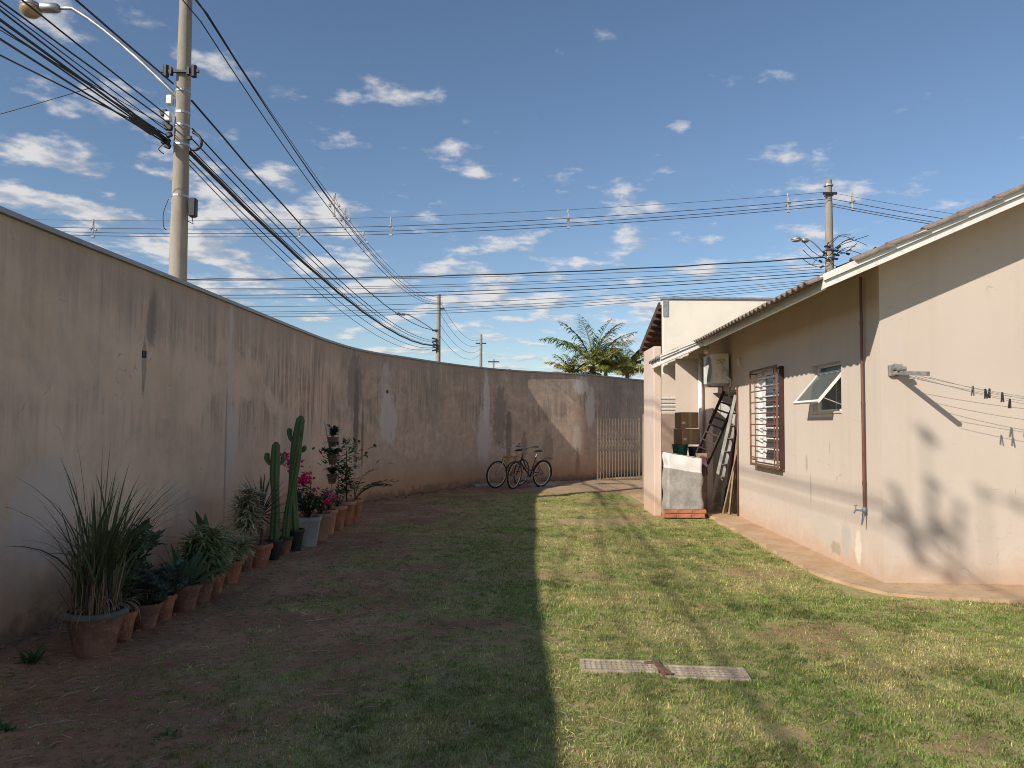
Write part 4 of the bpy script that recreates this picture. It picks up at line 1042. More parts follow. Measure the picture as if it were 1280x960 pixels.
def rosettes(e, z, n, spread, c0, c1, L=.05, w=.03, nl=14, hmax=.12):
    m_ = MB()
    for k in range(n):
        a = rng.uniform(0, 6.28); r_ = spread * math.sqrt(rng.random()); h = rng.uniform(.02, hmax); c_ = Vector((r_ * math.cos(a), r_ * math.sin(a), z + h))
        m_.col = G3((.05, .06, .03), (.08, .08, .04)); m_.tube([(c_.x * .5, c_.y * .5, z - .02), c_], [.005, .004], 4)
        for q in range(nl):
            b_ = q * 2.4; el = .2 + .9 * q / nl; m_.col = G3(c0, c1)
            m_.leaf(c_, (math.cos(b_) * math.cos(el), math.sin(b_) * math.cos(el), math.sin(el)), (0, 0, 1), L * rng.uniform(.7, 1.2), w)
    return foliage(m_, e)
def bush(e, z, n, rad, h, c0, c1, L=.06, w=.03, stems=6):
    m_ = MB()
    for k in range(stems):
        a = rng.uniform(0, 6.28); p = [(0, 0, z - .03)]; r_ = rad * rng.uniform(.3, .9); hh = h * rng.uniform(.6, 1)
        for q in range(1, 5): p.append((r_ * math.cos(a) * q / 4 + rng.gauss(0, .01), r_ * math.sin(a) * q / 4 + rng.gauss(0, .01), z + hh * q / 4))
        m_.col = (.07, .055, .035); m_.tube(p, [.006, .005, .004, .003, .002], 4)
        for q in range(n // stems):
            t_ = rng.uniform(.25, 1.05); i = min(3, int(t_ * 4)); c_ = Vector(p[i]).lerp(Vector(p[i + 1]), min(1, t_ * 4 - i)); b_ = rng.uniform(0, 6.28); el = rng.uniform(-.3, .9); m_.col = G3(c0, c1)
            m_.leaf(c_, (math.cos(b_) * math.cos(el), math.sin(b_) * math.cos(el), math.sin(el)), (0, 0, 1), L * rng.uniform(.6, 1.25), w * rng.uniform(.7, 1.2))
    return foliage(m_, e)
DG0, DG1 = (.055, .09, .045), (.14, .20, .09)
BG0, BG1 = (.075, .105, .08), (.15, .19, .14)
e = planted('potted_plant', 'dark leafy bush in a small orange terracotta pot by the big grassy pot', gp(153, 798)); pot(e, .095, .20, M_terra); bush(e, .2, 220, .18, .34, DG0, DG1, .08, .045, 9)
e = planted('potted_plant', 'blue-green succulent cluster in a dull brown pot', gp(181, 785)); pot(e, .125, .19, M_terra_d); rosettes(e, .19, 52, .19, BG0, BG1, .06, .036, hmax=.22)
e = planted('potted_plant', 'grey-green succulent spilling over a bright orange pot', gp(203, 774)); pot(e, .105, .20, M_terra); rosettes(e, .2, 42, .17, BG0, (.17, .22, .17), .06, .036, hmax=.22)
e = planted('potted_plant', 'dark rounded-leaf shrub in a pot against the wall behind the succulents', (-3.08, 6.25)); pot(e, .12, .2, M_terra_d); bush(e, .2, 300, .26, .60, DG0, DG1, .12, .075, 11)

def leaf_parts(e, mesh_obj, n, z, el0, el1, sc0, sc1, name='leaf', off=.015, zspan=.0):
    for k in range(n):
        a = k * 2.39996 + rng.uniform(-.2, .2); f = k / max(1, n - 1); el = el0 + (el1 - el0) * f + rng.uniform(-.12, .12); s_ = rng.uniform(sc0, sc1)
        o_ = inst(mesh_obj, e) if mesh_obj.parent is not None else mesh_obj
        o_.parent = e; o_.location = (off * math.cos(a), off * math.sin(a), z + zspan * f); o_.rotation_euler = (0, -el, a); o_.scale = (s_, s_, s_)
def leaf_proto(L, w, droop, col, fold=.25, n=6, thick=False):
    m_ = MB(); m_.col = col; m_.ribbon((0, 0, 0), 0, 0, L, w, droop, n, fold, base=.8)
    return m_.build('leaf', M_leaf)
e = planted('potted_plant', 'aloe with thick upright pointed leaves in a wide brown pot', gp(229, 762)); pot(e, .15, .225, M_terra_d); leaf_parts(e, leaf_proto(.36, .05, .35, (.10, .155, .075), .35), 28, .2, .2, 1.35, .8, 1.35)
def song(e, z, stems, hmin, hmax, c0, c1, L=.15, w=.02, spread=.08, nl=95):
    m_ = MB()
    for k in range(stems):
        a = rng.uniform(0, 6.28); h = rng.uniform(hmin, hmax); b_ = Vector((rng.gauss(0, .025), rng.gauss(0, .025), z - .03)); t_ = Vector((spread * math.cos(a) * rng.uniform(.3, 1.2), spread * math.sin(a) * rng.uniform(.3, 1.2), z + h))
        m_.col = (.12, .09, .06); m_.tube([b_, (b_ + t_) / 2 + Vector((rng.gauss(0, .015), rng.gauss(0, .015), 0)), t_], [.008, .007, .006], 5)
        for q in range(nl):
            f = rng.uniform(.30, 1) ** .6; c_ = b_.lerp(t_, f); az = q * 2.4 + rng.uniform(-.3, .3); m_.col = G3(c0, c1, .3)
            m_.ribbon(c_, az, -.3 + 1.2 * max(0, f - .2) * rng.uniform(.4, 1.1), L * rng.uniform(.7, 1.1), w, rng.uniform(.6, 1.3), 3, .15)
    return foliage(m_, e)
YG0, YG1 = (.12, .16, .045), (.66, .62, .32)
e = planted('potted_plant', 'strappy yellow-green plant in a rounded brown pot beside the aloe', gp(251, 750)); pot(e, .125, .215, M_terra_d); song(e, .2, 9, .15, .45, (.06, .11, .04), (.40, .44, .18), .24, .026)
e = planted('potted_plant', 'bushy green plant in a slim terracotta pot', gp(268, 740)); pot(e, .10, .19, M_terra); song(e, .19, 8, .15, .42, (.05, .09, .03), YG1, .16, .02)
e = planted('potted_plant', 'variegated yellow-leaved plant drooping over an orange-brown pot', gp(288, 727)); pot(e, .125, .22, M_terra); song(e, .2, 9, .10, .32, YG0, (.78, .72, .42), .20, .026, .15)
e = planted('potted_plant', 'broad-leaved green plant in a pot behind the variegated one', (-3.12, 7.95)); pot(e, .12, .2, M_terra_d); leaf_parts(e, leaf_proto(.34, .085, .6, (.09, .155, .065), .2), 20, .2, .3, 1.3, .7, 1.2, zspan=.2)
e = planted('potted_plant', 'tall variegated dracaena with cream-striped foliage in a dark pot', gp(306, 713)); pot(e, .105, .22, M_terra_d); song(e, .2, 6, .45, .86, (.16, .17, .08), (.80, .72, .48), .19, .028, .12, 130)
e = planted('potted_plant', 'spiky dark dracaena in a rimmed orange terracotta pot', gp(325, 707)); pot(e, .135, .255, M_terra, rim=.04)
m = MB(); m.col = (.10, .075, .05); m.tube([(0, 0, .18), (.01, .01, .4), (.0, .02, .60)], [.018, .015, .013], 6); m.build('stem', M_leaf, e)
leaf_parts(e, leaf_proto(.44, .026, .25, (.05, .07, .04), .2), 52, .55, -.35, 1.4, .75, 1.1, zspan=.08)
# cacti
M_cactus = NT('cactus_skin'); _v = M_cactus.coord(); _n = M_cactus.noise(_v, 9, 5); _c = M_cactus.mix(_n, (.045, .09, .025), (.10, .16, .05)); _c = M_cactus.mix(M_cactus.ramp(M_cactus.noise(M_cactus.coord(scale=(1, 1, .5)), 14, 6, .7), .58, .7), _c, (.17, .15, .09)); M_cactus = M_cactus.done(_c, .55)
def cactus_col(mb, pts, r): mb.tube(catm3(pts), r_list(r, pts), 40, True, .20, 6)
def catm3(P, k=6):
    out = []; P = [Vector(p) for p in P]
    for i in range(len(P) - 1):
        p0 = P[max(i - 1, 0)]; p1 = P[i]; p2 = P[i + 1]; p3 = P[min(i + 2, len(P) - 1)]
        for j in range(k):
            t_ = j / k; out.append(.5 * ((2 * p1) + (p2 - p0) * t_ + (2 * p0 - 5 * p1 + 4 * p2 - p3) * t_ * t_ + (3 * p1 - p0 - 3 * p2 + p3) * t_ ** 3))
    out.append(P[-1]); return out
def r_list(r, P, k=6):
    n = (len(P) - 1) * k + 1; out = []
    for i in range(n):
        t_ = i / (n - 1); q = r * (.82 + .18 * math.sin(t_ * 17)) if False else r * (.9 + .1 * math.sin(t_ * 11))
        if t_ > .93: q *= math.sqrt(max(.02, 1 - ((t_ - .93) / .075) ** 2))
        out.append(q)
    return out
def cactus(e, cols):
    for pts, r_ in cols:
        m_ = MB(); cactus_col(m_, pts, r_); m_.build('cactus_stem', M_cactus, e, True)
e = planted('potted_plant', 'shorter column cactus with a side bud in a black pot', gp(342, 698), 0); pot(e, .105, .235, M_black, M_black)
cactus(e, [([(0, 0, .16), (.01, 0, .6), (-.01, 0, 1.0), (.0, 0, 1.38)], .051), ([(.0, .0, 1.12), (-.07, .0, 1.13), (-.105, .0, 1.18), (-.10, .0, 1.25)], .028), ([(.0, .0, 1.12), (.07, .02, 1.14), (.085, .02, 1.25)], .022)])
e = planted('potted_plant', 'slim column cactus leaning in a dark plastic pot', gp(356, 692), 0); pot(e, .095, .225, M_terra_d, M_black)
cactus(e, [([(0, 0, .16), (.03, 0, .55), (.10, 0, 1.0), (.15, 0, 1.34)], .042)])
e = planted('potted_plant', 'tallest column cactus with small buds near the top in a black pot', gp(369, 687), 0); pot(e, .115, .27, M_black, M_black)
cactus(e, [([(-.02, 0, .2), (-.05, 0, .7), (-.02, 0, 1.25), (.04, 0, 1.70)], .058), ([(-.01, 0, 1.38), (-.08, 0, 1.40), (-.105, 0, 1.48), (-.10, .0, 1.54)], .028), ([(.0, 0, 1.26), (.07, 0, 1.26), (.10, 0, 1.32)], .026), ([(.0, -.02, 1.42), (.05, -.03, 1.46), (.06, -.03, 1.52)], .02)])
# bougainvillea and square planters
e = planted('potted_plant', 'pink bougainvillea in a square grey cement planter', gp(384, 681), .15); pot(e, .17, .39, M_cement, square=True)
bush(e, .36, 520, .30, .42, DG0, DG1, .075, .045, 16)
m = MB()
for (fx, fy, fz, n_, sp_) in ((-.05, .0, .86, 85, .05), (-.32, .1, 1.12, 60, .06), (.10, .05, .70, 14, .05), (.26, .0, .60, 26, .05), (-.14, .1, 1.05, 14, .05)):
    for k in range(n_):
        p = Vector((fx + rng.gauss(0, sp_), fy + rng.gauss(0, sp_), fz + rng.gauss(0, sp_ * .8))); m.col = G3((.55, .02, .11), (.85, .08, .26), .12); b_ = rng.uniform(0, 6.28); el = rng.uniform(-1, 1)
        m.leaf(p, (math.cos(b_) * math.cos(el), math.sin(b_) * math.cos(el), math.sin(el)), (rng.gauss(0, 1), rng.gauss(0, 1), 1), .055, .05)
o = foliage(m, e, 'pink_bracts')
m = MB(); m.col = (.08, .06, .04)
for tg in ((-.05, .0, .86), (-.32, .1, 1.12), (.22, .0, .60), (.1, .05, .7), (.0, .05, .98)): m.tube([(0, 0, .33), (tg[0] * .6 + .03, tg[1] * .5, tg[2] * .75), tg], [.007, .005, .003], 5)
m.build('stem', M_leaf, e)
e = planted('potted_plant', 'leafy plant in a square pale terracotta planter', gp(399, 674), .2); pot(e, .16, .37, simple('pale_terracotta', (.42, .235, .14), .8, dirt=(.32, .2, .13)), square=True); bush(e, .34, 240, .22, .32, DG0, DG1, .07, .04, 10)
M_pale = MATS['pale_terracotta']
e = planted('potted_plant', 'low dark foliage in a pale ridged pot next to the square planters', gp(409, 667)); pot(e, .145, .35, M_pale, rim=.035); bush(e, .33, 110, .16, .2, DG0, DG1, .05, .03, 7)
e = planted('potted_plant', 'trailing plant in an orange pot under the tiered stand', gp(421, 663)); pot(e, .15, .36, M_terra, M_pale, rim=.035); bush(e, .34, 120, .2, .25, (.035, .055, .025), (.08, .10, .045), .06, .03, 7)
e = planted('potted_plant', 'tall green leafy shrub in a straight terracotta pot', gp(433, 657)); pot(e, .15, .37, M_terra, M_pale, rim=.035)
m = MB(); m.col = (.07, .055, .035); m.tube([(0, 0, .3), (.02, 0, .8), (.03, .02, 1.15)], [.012, .010, .007], 5); m.build('stem', M_leaf, e)
m = MB()
for k in range(260):
    t_ = rng.random(); z = .45 + .85 * t_; r_ = .07 + .13 * (t_ > .55); a = rng.uniform(0, 6.28); p = Vector((.03 + rng.gauss(0, r_), rng.gauss(0, r_), z)); m.col = G3((.05, .10, .04), (.12, .19, .075)); el = rng.uniform(-.3, .9); m.leaf(p, (math.cos(a) * math.cos(el), math.sin(a) * math.cos(el), math.sin(el)), (0, 0, 1), .12, .055)
foliage(m, e)
e = planted('potted_plant', 'arching feathery plant in the last pot of the row, farthest from the grassy clump', gp(443, 652), 0); pot(e, .14, .36, M_terra, M_pale, rim=.035)
m = MB()
for k in range(11):
    a = -.25 + rng.uniform(-1.3, 1.0); L = rng.uniform(.55, .8); el = R(rng.uniform(55, 80)); p = Vector((0, 0, .33)); pts = [p.copy()]
    for q in range(8):
        p = p + Vector((math.cos(a) * math.cos(el), math.sin(a) * math.cos(el), math.sin(el))) * L / 8; pts.append(p.copy()); el -= .17
        if q > 1:
            for s_ in (-1, 1):
                m.col = G3((.04, .075, .03), (.09, .13, .05)); m.leaf(p, (math.cos(a + 1.0 * s_), math.sin(a + 1.0 * s_), .25), (0, 0, 1), .11, .03)
    m.col = (.05, .07, .03); m.tube(pts, .004, 4)
foliage(m, e)
# tiered stand with three hanging pots
sp0 = gp(419, 660); sb = (sp0[0] - .15, sp0[1] + .38)
st = empty('plant_stand', (sb[0], sb[1], gh(*sb))); tag(st, 'thin metal three-tier pot stand behind the terracotta pots', 'plant stand')
m = MB(); m.tube([(.10, 0, 0), (.10, 0, 1.48)], .010, 6); m.tube([(-.1, .05, .0), (.02, .02, .8), (-.14, .0, 1.62)], .009, 6)
for z in (.72, 1.02, 1.30): m.torus((.0, 0, z), .085, .006, Matrix.Identity(3), 18, 5); m.tube([(.085, 0, z), (.10, 0, z)], .006, 5)
m.bx(-.08, .14, -.08, .08, 0, .012); m.build('stand_frame', M_galv, st)
for k, (z, lab) in enumerate(((.63, 'small brown pot of leaves on the lowest ring of the stand'), (.93, 'small pot overgrown with green on the middle ring of the stand'), (1.21, 'small dark pot with upright leaves on the top ring of the stand'))):
    e = planted('potted_plant', lab, (sb[0], sb[1], gh(*sb) + z)); pot(e, .085, .15, M_terra_d, rim=.02); bush(e, .14, (130, 300, 170)[k], (.10, .17, .13)[k], (.12, .10, .18)[k], (.03, .05, .025), (.08, .115, .05), .075, .04, 7)

# ------------------------------------------------------------------ weeds, litter on the soil
for k, (q, lab) in enumerate((((38, 827), 'bright weed with long leaves at the wall foot beside the big pot'), ((8, 912), 'small weed rosette on bare earth near the low wall corner'), ((208, 917), 'low weed with a few pale leaves on the bare earth'), ((735, 786), 'taller dark grass tuft in the lawn behind the drain grate'))):
    p = gnd(*q); e = empty('weed', (p.x, p.y, gh(p.x, p.y))); tag(e, lab, 'weed'); m = MB()
    for j in range((26, 12, 7, 20)[k]):
        m.col = G3((.045, .10, .025), (.10, .17, .05)); m.ribbon((rng.gauss(0, .02), rng.gauss(0, .02), 0), rng.uniform(0, 6.28), R(rng.uniform(15, 75)), rng.uniform(.05, (.17, .08, .09, .06)[k]), (.024, .02, .024, .006)[k], rng.uniform(.3, 1.2), 4, .2, base=.4)
    m.build('leaves', M_leaf, e)
m = MB()
for k in range(2600):
    x = rng.uniform(-3.4, .5); y = 3.1 + 9.5 * rng.random() ** 1.6; z = gh(x, y); a = rng.uniform(0, 6.28); 
    if k % 7 == 0: m.col = G3((.30, .22, .12), (.48, .38, .22)); m.leaf((x, y, z + .006), (math.cos(a), math.sin(a), .1), (0, 0, 1), rng.uniform(.02, .05), rng.uniform(.01, .025))
    else: m.col = G3((.30, .22, .13), (.58, .46, .30)); L = rng.uniform(.02, .09) if k % 9 else rng.uniform(.1, .2); m.tube([(x, y, z + .006), (x + L * .5 * math.cos(a), y + L * .5 * math.sin(a), z + .010), (x + L * math.cos(a + .2), y + L * math.sin(a + .2), z + .006)], rng.uniform(.001, .0025), 3)
o = m.build('leaf_litter', M_leaf); tag(o, 'dry leaves and twigs scattered on the bare earth', 'litter', kind='stuff')
m = MB()
for k in range(900):
    x = rng.uniform(-3.5, .6); y = rng.uniform(3.2, 11); r_ = rng.uniform(.003, .012) if k % 17 else rng.uniform(.012, .024); m.box((x, y, gh(x, y) + r_ * .1), (r_ * 2, r_ * 1.6, r_ * 1.2), Matrix.Rotation(rng.uniform(0, 3), 3, 'Z'), bev=r_ * .35)
o = m.build('pebbles', simple('pebble', (.27, .165, .105), .95, var=.45, scale=3)); tag(o, 'small pebbles and clods on the bare earth', 'pebbles', kind='stuff')

# ------------------------------------------------------------------ grass
def build_grass():
    pts = []
    def scatter(x0, x1, y0, y1, per_m2):
        n = int((x1 - x0) * (y1 - y0) * per_m2); return np.stack([nrg.uniform(x0, x1, n), nrg.uniform(y0, y1, n)], 1)
    P = np.concatenate([scatter(-3.4, 5.6, 2.9, 5.2, 1250), scatter(-3.4, 6.4, 5.2, 8.0, 900), scatter(-3.2, 3.9, 8.0, 12.0, 560), scatter(-3, 3.9, 12, 19.2, 330)])
    # only what stands inside the camera's surroundings
    x, y = P[:, 0], P[:, 1]
    d = lawn_density(x, y)
    lx = (x - HO.x) * math.cos(HR) + (y - HO.y) * math.sin(HR); ly = -(x - HO.x) * math.sin(HR) + (y - HO.y) * math.cos(HR)
    jit = (fbm(x, y, 6, 33) - .5) * .16
    ok = ~((lx > -.53 + jit) & (ly > -.60 + jit)) & ~((x > 2.5) & (y > 13.25)) & (x < 3.0 + .8 * y)
    for c_, hl_, hw_ in ((ga, .255, .112), (gb, .27, .118)):
        ok &= ~((np.abs(x - c_.x) < hl_) & (np.abs(y - c_.y + .06 * (x - c_.x)) < hw_))
    ok &= nrg.random(len(x)) < d
    ok &= np.abs(x) < .72 * y + .5
    x, y = x[ok], y[ok]; d = d[ok]
    z = ((fbm(x, y, 1.1, 5) - .5) * .045 + (fbm(x, y, 4.5, 15) - .5) * .022 * (1 - .4 * d)) - .006
    N = len(x)
    dry = np.clip(.02 + 1.25 * (fbm(x, y, 1.7, 41) - .30) + .35 * (fbm(x, y, 7, 51) - .5) + nrg.normal(0, .13, N), 0, 1)
    deep = sstep(fbm(x, y, 2.6, 77), .55, .72)
    cl = nrg.uniform(.6, 1.35, N) * (.80 + .40 * vnoise(x, y, 11, 91)); cl = cl / cl.mean()
    VV = []; FF = []; CC = []; base = 0
    def blades(sel, nb, seg):
        nonlocal base
        n = sel.sum(); m_ = n * nb
        X = np.repeat(x[sel], nb) + nrg.normal(0, .020, m_); Y = np.repeat(y[sel], nb) + nrg.normal(0, .020, m_); Zb = np.repeat(z[sel], nb)
        dd = np.repeat(d[sel], nb); dr = np.clip(np.repeat(dry[sel], nb) + nrg.normal(0, .2, m_), 0, 1); dp = np.repeat(deep[sel], nb)
        az = nrg.uniform(0, 2 * np.pi, m_); ln = nrg.gamma(6, 0.0032 if seg == 2 else .0040, m_) * (.55 + .45 * dd) * (1 + .3 * dp); wd = nrg.uniform(.0026, .0054, m_) * (1 if seg == 2 else 1.6); tilt = nrg.uniform(.3, 1.5, m_)
        ca, sa = np.cos(az), np.sin(az)
        hx, hz = np.sin(tilt), np.cos(tilt)
        wx, wy = -sa * wd / 2, ca * wd / 2
        g = np.stack([np.interp(dr, [0, .5, 1], [.19, .46, .84]), np.interp(dr, [0, .5, 1], [.295, .43, .67]), np.interp(dr, [0, .5, 1], [.06, .15, .35])], 1) * nrg.uniform(.65, 1.3, (m_, 1)) * np.repeat(cl[sel], nb)[:, None] * (1 - .32 * dp[:, None])
        b0_ = np.stack([X - wx, Y - wy, Zb], 1); b1_ = np.stack([X + wx, Y + wy, Zb], 1)
        if seg == 2:
            mx, mz = .55 * ln * hx * .75, .55 * ln * np.clip(hz + .2, 0, 1)
            m0 = np.stack([X + ca * mx - wx * .8, Y + sa * mx - wy * .8, Zb + mz], 1); m1 = np.stack([X + ca * mx + wx * .8, Y + sa * mx + wy * .8, Zb + mz], 1)
            tp = np.stack([X + ca * ln * hx, Y + sa * ln * hx, Zb + ln * hz], 1)
            v_ = np.stack([b0_, b1_, m1, m0, tp], 1).reshape(-1, 3); i0 = base + np.arange(m_) * 5
            f_ = np.stack([i0, i0 + 1, i0 + 2, i0, i0 + 2, i0 + 3, i0 + 3, i0 + 2, i0 + 4], 1).reshape(-1, 3)
            c_ = np.repeat(g, 5, 0)
        else:
            tp = np.stack([X + ca * ln * hx, Y + sa * ln * hx, Zb + ln * hz], 1)
            v_ = np.stack([b0_, b1_, tp], 1).reshape(-1, 3); i0 = base + np.arange(m_) * 3; f_ = np.stack([i0, i0 + 1, i0 + 2], 1); c_ = np.repeat(g, 3, 0)
        base += len(v_); VV.append(v_); FF.append(f_); CC.append(c_)
    blades(y < 6.2, 13, 2); blades((y >= 6.2) & (y < 12), 13, 1); blades(y >= 12, 12, 1)
    V_ = np.concatenate(VV).astype(np.float32); F_ = np.concatenate(FF).astype(np.int32); C_ = np.concatenate(CC)
    me = bpy.data.meshes.new('grass'); me.vertices.add(len(V_)); me.vertices.foreach_set('co', V_.ravel())
    me.loops.add(F_.size); me.loops.foreach_set('vertex_index', F_.ravel()); me.polygons.add(len(F_)); me.polygons.foreach_set('loop_start', np.arange(0, F_.size, 3, dtype=np.int32))
    me.update(calc_edges=True)
    ca_ = me.color_attributes.new('Col', 'FLOAT_COLOR', 'POINT'); ca_.data.foreach_set('color', np.concatenate([C_, np.ones((len(C_), 1))], 1).astype(np.float32).ravel())
    me.materials.append(M_grass); o_ = bpy.data.objects.new('grass', me); C.objects.link(o_)
    tag(o_, 'short mown grass, dense and yellowing by the house, sparse by the wall', 'grass', kind='stuff')
    print('grass tris', len(F_))
build_grass()

# ------------------------------------------------------------------ utility poles, lamps and cables
def pole_shaft(e, h, r0, r1): smooth_by_angle(MB().tube([(0, 0, -.3), (0, 0, h * .33), (0, 0, h * .66), (0, 0, h)], [r0, r0 + (r1 - r0) * .33, r0 + (r1 - r0) * .66, r1], 18).build('shaft', M_pole, e))
def strap(e, z, r, h=.05, mat=None): MB().lathe([(r, -h / 2), (r + .006, -h / 2), (r + .006, h / 2), (r, h / 2)], 18, (0, 0, z), close=True).build('strap', mat or M_galv, e)
def lamp(e, z, dirv, out, rise, sc=1.0, globe=True):
    d_ = Vector((dirv[0], dirv[1], 0)).normalized(); pts = []
    for k in range(9):
        t_ = k / 8; pts.append(d_ * (out * t_) + Vector((0, 0, z + rise * (1 - (1 - min(1, t_ * 1.04)) ** 1.25))))
    pts[-1] = pts[-2] + d_ * (out / 8)
    arm = MB().tube(pts, .026 * sc, 8).build('lamp_arm', M_galv, e, True)
    p = pts[-1]; rot = Matrix((d_, Vector((-d_.y, d_.x, 0)), Vector((0, 0, 1)))).transposed()
    m_ = MB(); m_.box(p + d_ * .10, (.26 * sc, .15, .13), rot, bev=.03); m_.lathe([(.02, .08), (.10, .07), (.16, .02), (.165, -.02)], 16, p + d_ * .40 + Vector((0, 0, .02)), rot); m_.build('lamp_head', M_galv, arm, True)
    m_ = MB(); m_.lathe([(.163, -.005), (.165, -.04), (.14, -.10), (.08, -.15), (0.001, -.165)] if globe else [(.15, -.015), (.14, -.03), (.09, -.055), (.001, -.065)], 16, p + d_ * .40, rot); m_.build('lamp_globe', simple('amber_globe', (.34, .24, .12), .3, var=.2) if globe else M_int, arm, True)
P1 = at(222, 352, 12.0); P1.z = 0; P2 = at(547.5, 455, 45.0); P2.z = 0; P3 = at(601, 455, 72.0); P3.z = 0; P4 = at(1037, 330, 24.0); P4.z = 0
P0 = Vector((-6.3, -21, 0)); P5 = Vector((-26, 27, 0))
p1 = empty('utility_pole', P1); tag(p1, 'big round concrete utility pole with a street lamp arm just beyond the curved wall', 'utility pole', 'concrete poles along the streets')
def r_at(z): return .170 - .0088 * z
pole_shaft(p1, 10.2, r_at(0), r_at(10.2))
lamp(p1, at(212, 128, 12).z, (-1, -.02), at(70, 6, 11.95).x * -1 + P1.x, at(95, 4, 11.95).z - at(212, 128, 12).z, 1.2)
zz = lambda y_: at(222, y_, 12).z
for y_ in (92, 115, 142, 158, 182, 246): strap(p1, zz(y_), r_at(zz(y_)), .035 if y_ != 180 else .07)
m = MB(); z = zz(94); m.bx(-.30, .30, -.16, -.12, z - .02, z + .02)
for s_ in (-1, 1): m.tube([(.22 * s_, -.14, z - .09), (.22 * s_, -.14, z + .09)], .045, 10); m.bx(.14 * s_ - .02, .14 * s_ + .02, -.18, -.10, z - .06, z + .06)
m.build('insulator_rack', M_black, p1)
for bp in ((-.17, -.08, zz(128)), (-.17, -.12, zz(150))): MB().box(bp, (.09, .10, .145), bev=.01).build('lamp_control_box', M_white, p1)
for y_, dx_, s_ in ((145, -.24, .07), (158, -.2, .06), (163, -.16, .07), (172, -.15, .06), (180, -.2, .08), (186, -.17, .06), (176, .17, .05)): MB().box((dx_, -.12, zz(y_)), (s_ * 1.6, s_, s_ * 1.3), Matrix.Rotation(rng.uniform(-.5, .5), 3, 'Y'), bev=.01).build('cable_clamp', M_black, p1)
m = MB(); m.box((.22, -.02, zz(260)), (.11, .12, .30), bev=.015); m.tube([(.2, 0, zz(272)), (.22, 0, zz(280)), (.15, -.05, zz(277))], .008, 5); m.build('splice_box', M_black, p1)
for tb in (([(.17, 0, zz(165)), (.30, -.05, zz(172)), (.34, -.06, zz(182)), (.26, -.04, zz(188)), (.15, 0, zz(187))], .022), ([(-.16, -.05, zz(250)), (-.22, -.08, zz(268)), (-.2, -.1, zz(285)), (-.17, -.08, zz(289))], .007), ([(-.2, -.12, zz(182)), (-.3, -.14, zz(190)), (-.22, -.12, zz(196))], .008)):
    MB().tube(catm3(tb[0], 4), tb[1], 6).build('cable_loop', M_cable, p1, True)

p2 = empty('utility_pole', P2); tag(p2, 'distant concrete utility pole rising over the wall where the street cables converge', 'utility pole', 'concrete poles along the streets')
H2 = at(549, 368, 45).z; pole_shaft(p2, H2, .19, .11)
MB().bx(-.1, .35, -.03, .03, H2 - .9, H2 - .8).build('cable_bracket', M_black, p2); MB().bx(-.35, .0, -.14, -.08, H2 - 2.2, H2 - 2.1).build('cable_bracket', M_black, p2)
for k in range(5): MB().box((-.12 + rng.uniform(-.12, .12), -.18, at(549, 431, 45).z + (k - 2) * .17), (.3, .14, .09), Matrix.Rotation(rng.uniform(-.4, .4), 3, 'Y'), bev=.02).build('cable_clamp', M_black, p2)
z = at(549, 398, 45).z; d_ = at(492, 388, 43.5) - Vector((P2.x, P2.y, z)); lamp(p2, z - .9, (d_.x, d_.y), 2.2, 1.0, 1.1, False)
p3 = empty('utility_pole', P3); tag(p3, 'farthest slim utility pole, small beside the palm fronds', 'utility pole', 'concrete poles along the streets'); H3 = at(601, 418, 72).z; pole_shaft(p3, H3, .19, .12); MB().bx(-.5, .5, -.1, .0, H3 - .9, H3 - .8).build('cable_bracket', M_black, p3)
PX_ = at(617, 455, 95); PX_.z = 0; p6 = empty('utility_pole', PX_); tag(p6, 'tiny distant pole with a short crossarm above the wall', 'utility pole', 'concrete poles along the streets'); H6 = at(617, 449, 95).z; pole_shaft(p6, H6, .15, .1); MB().bx(-.7, .7, -.1, 0, H6 - .4, H6 - .25).build('crossarm', M_darkwood, p6)
p4 = empty('utility_pole', P4); tag(p4, 'concrete utility pole with street lamp rising behind the house roof', 'utility pole', 'concrete poles along the streets')
H4 = at(1036, 225, 24).z; pole_shaft(p4, H4, .20, .10)
z4 = lambda y_: at(1037, y_, 24).z
lamp(p4, z4(325), (-1, -.15), .72, .62, .8, False)
for y_ in (232, 244, 312, 322): strap(p4, z4(y_), .14, .05)
MB().bx(-.24, .2, -.17, -.13, z4(245), z4(242)).build('cable_bracket', M_black, p4)
for k in range(4): MB().box((rng.uniform(-.16, .16), -.19, z4(310 + 5 * k)), (.2, .10, .05), Matrix.Rotation(rng.uniform(-.3, .3), 3, 'Y'), bev=.01).build('cable_clamp', M_black, p4)
m = MB()
for k in range(14):
    a0 = Vector((rng.uniform(-.25, .2), -.15, z4(rng.uniform(308, 330)))); a1 = a0 + Vector((rng.uniform(-.5, 1.5), rng.uniform(-.4, .4), rng.uniform(-.3, .45))); md = (a0 + a1) / 2 + Vector((rng.uniform(-.1, .1), rng.uniform(-.1, .1), rng.uniform(-.25, .3))); m.tube(catm3([a0, md, a1], 4), .010, 4)
for k in range(9): m.box((rng.uniform(-.4, 1.3), -.15 + rng.uniform(-.3, .3), z4(rng.uniform(310, 335))), (.12, .06, .06), Matrix.Rotation(rng.uniform(-1, 1), 3, 'Y'), bev=.01)
m.build('cable_tangle', M_cable, p4)
p0 = empty('utility_pole', P0); tag(p0, 'concrete utility pole up the street carrying the same cables', 'utility pole', 'concrete poles along the streets'); pole_shaft(p0, 10, .17, .09)
p5 = empty('utility_pole', P5); tag(p5, 'concrete utility pole across the street carrying the cross-street cables', 'utility pole', 'concrete poles along the streets'); pole_shaft(p5, 10, .17, .09)

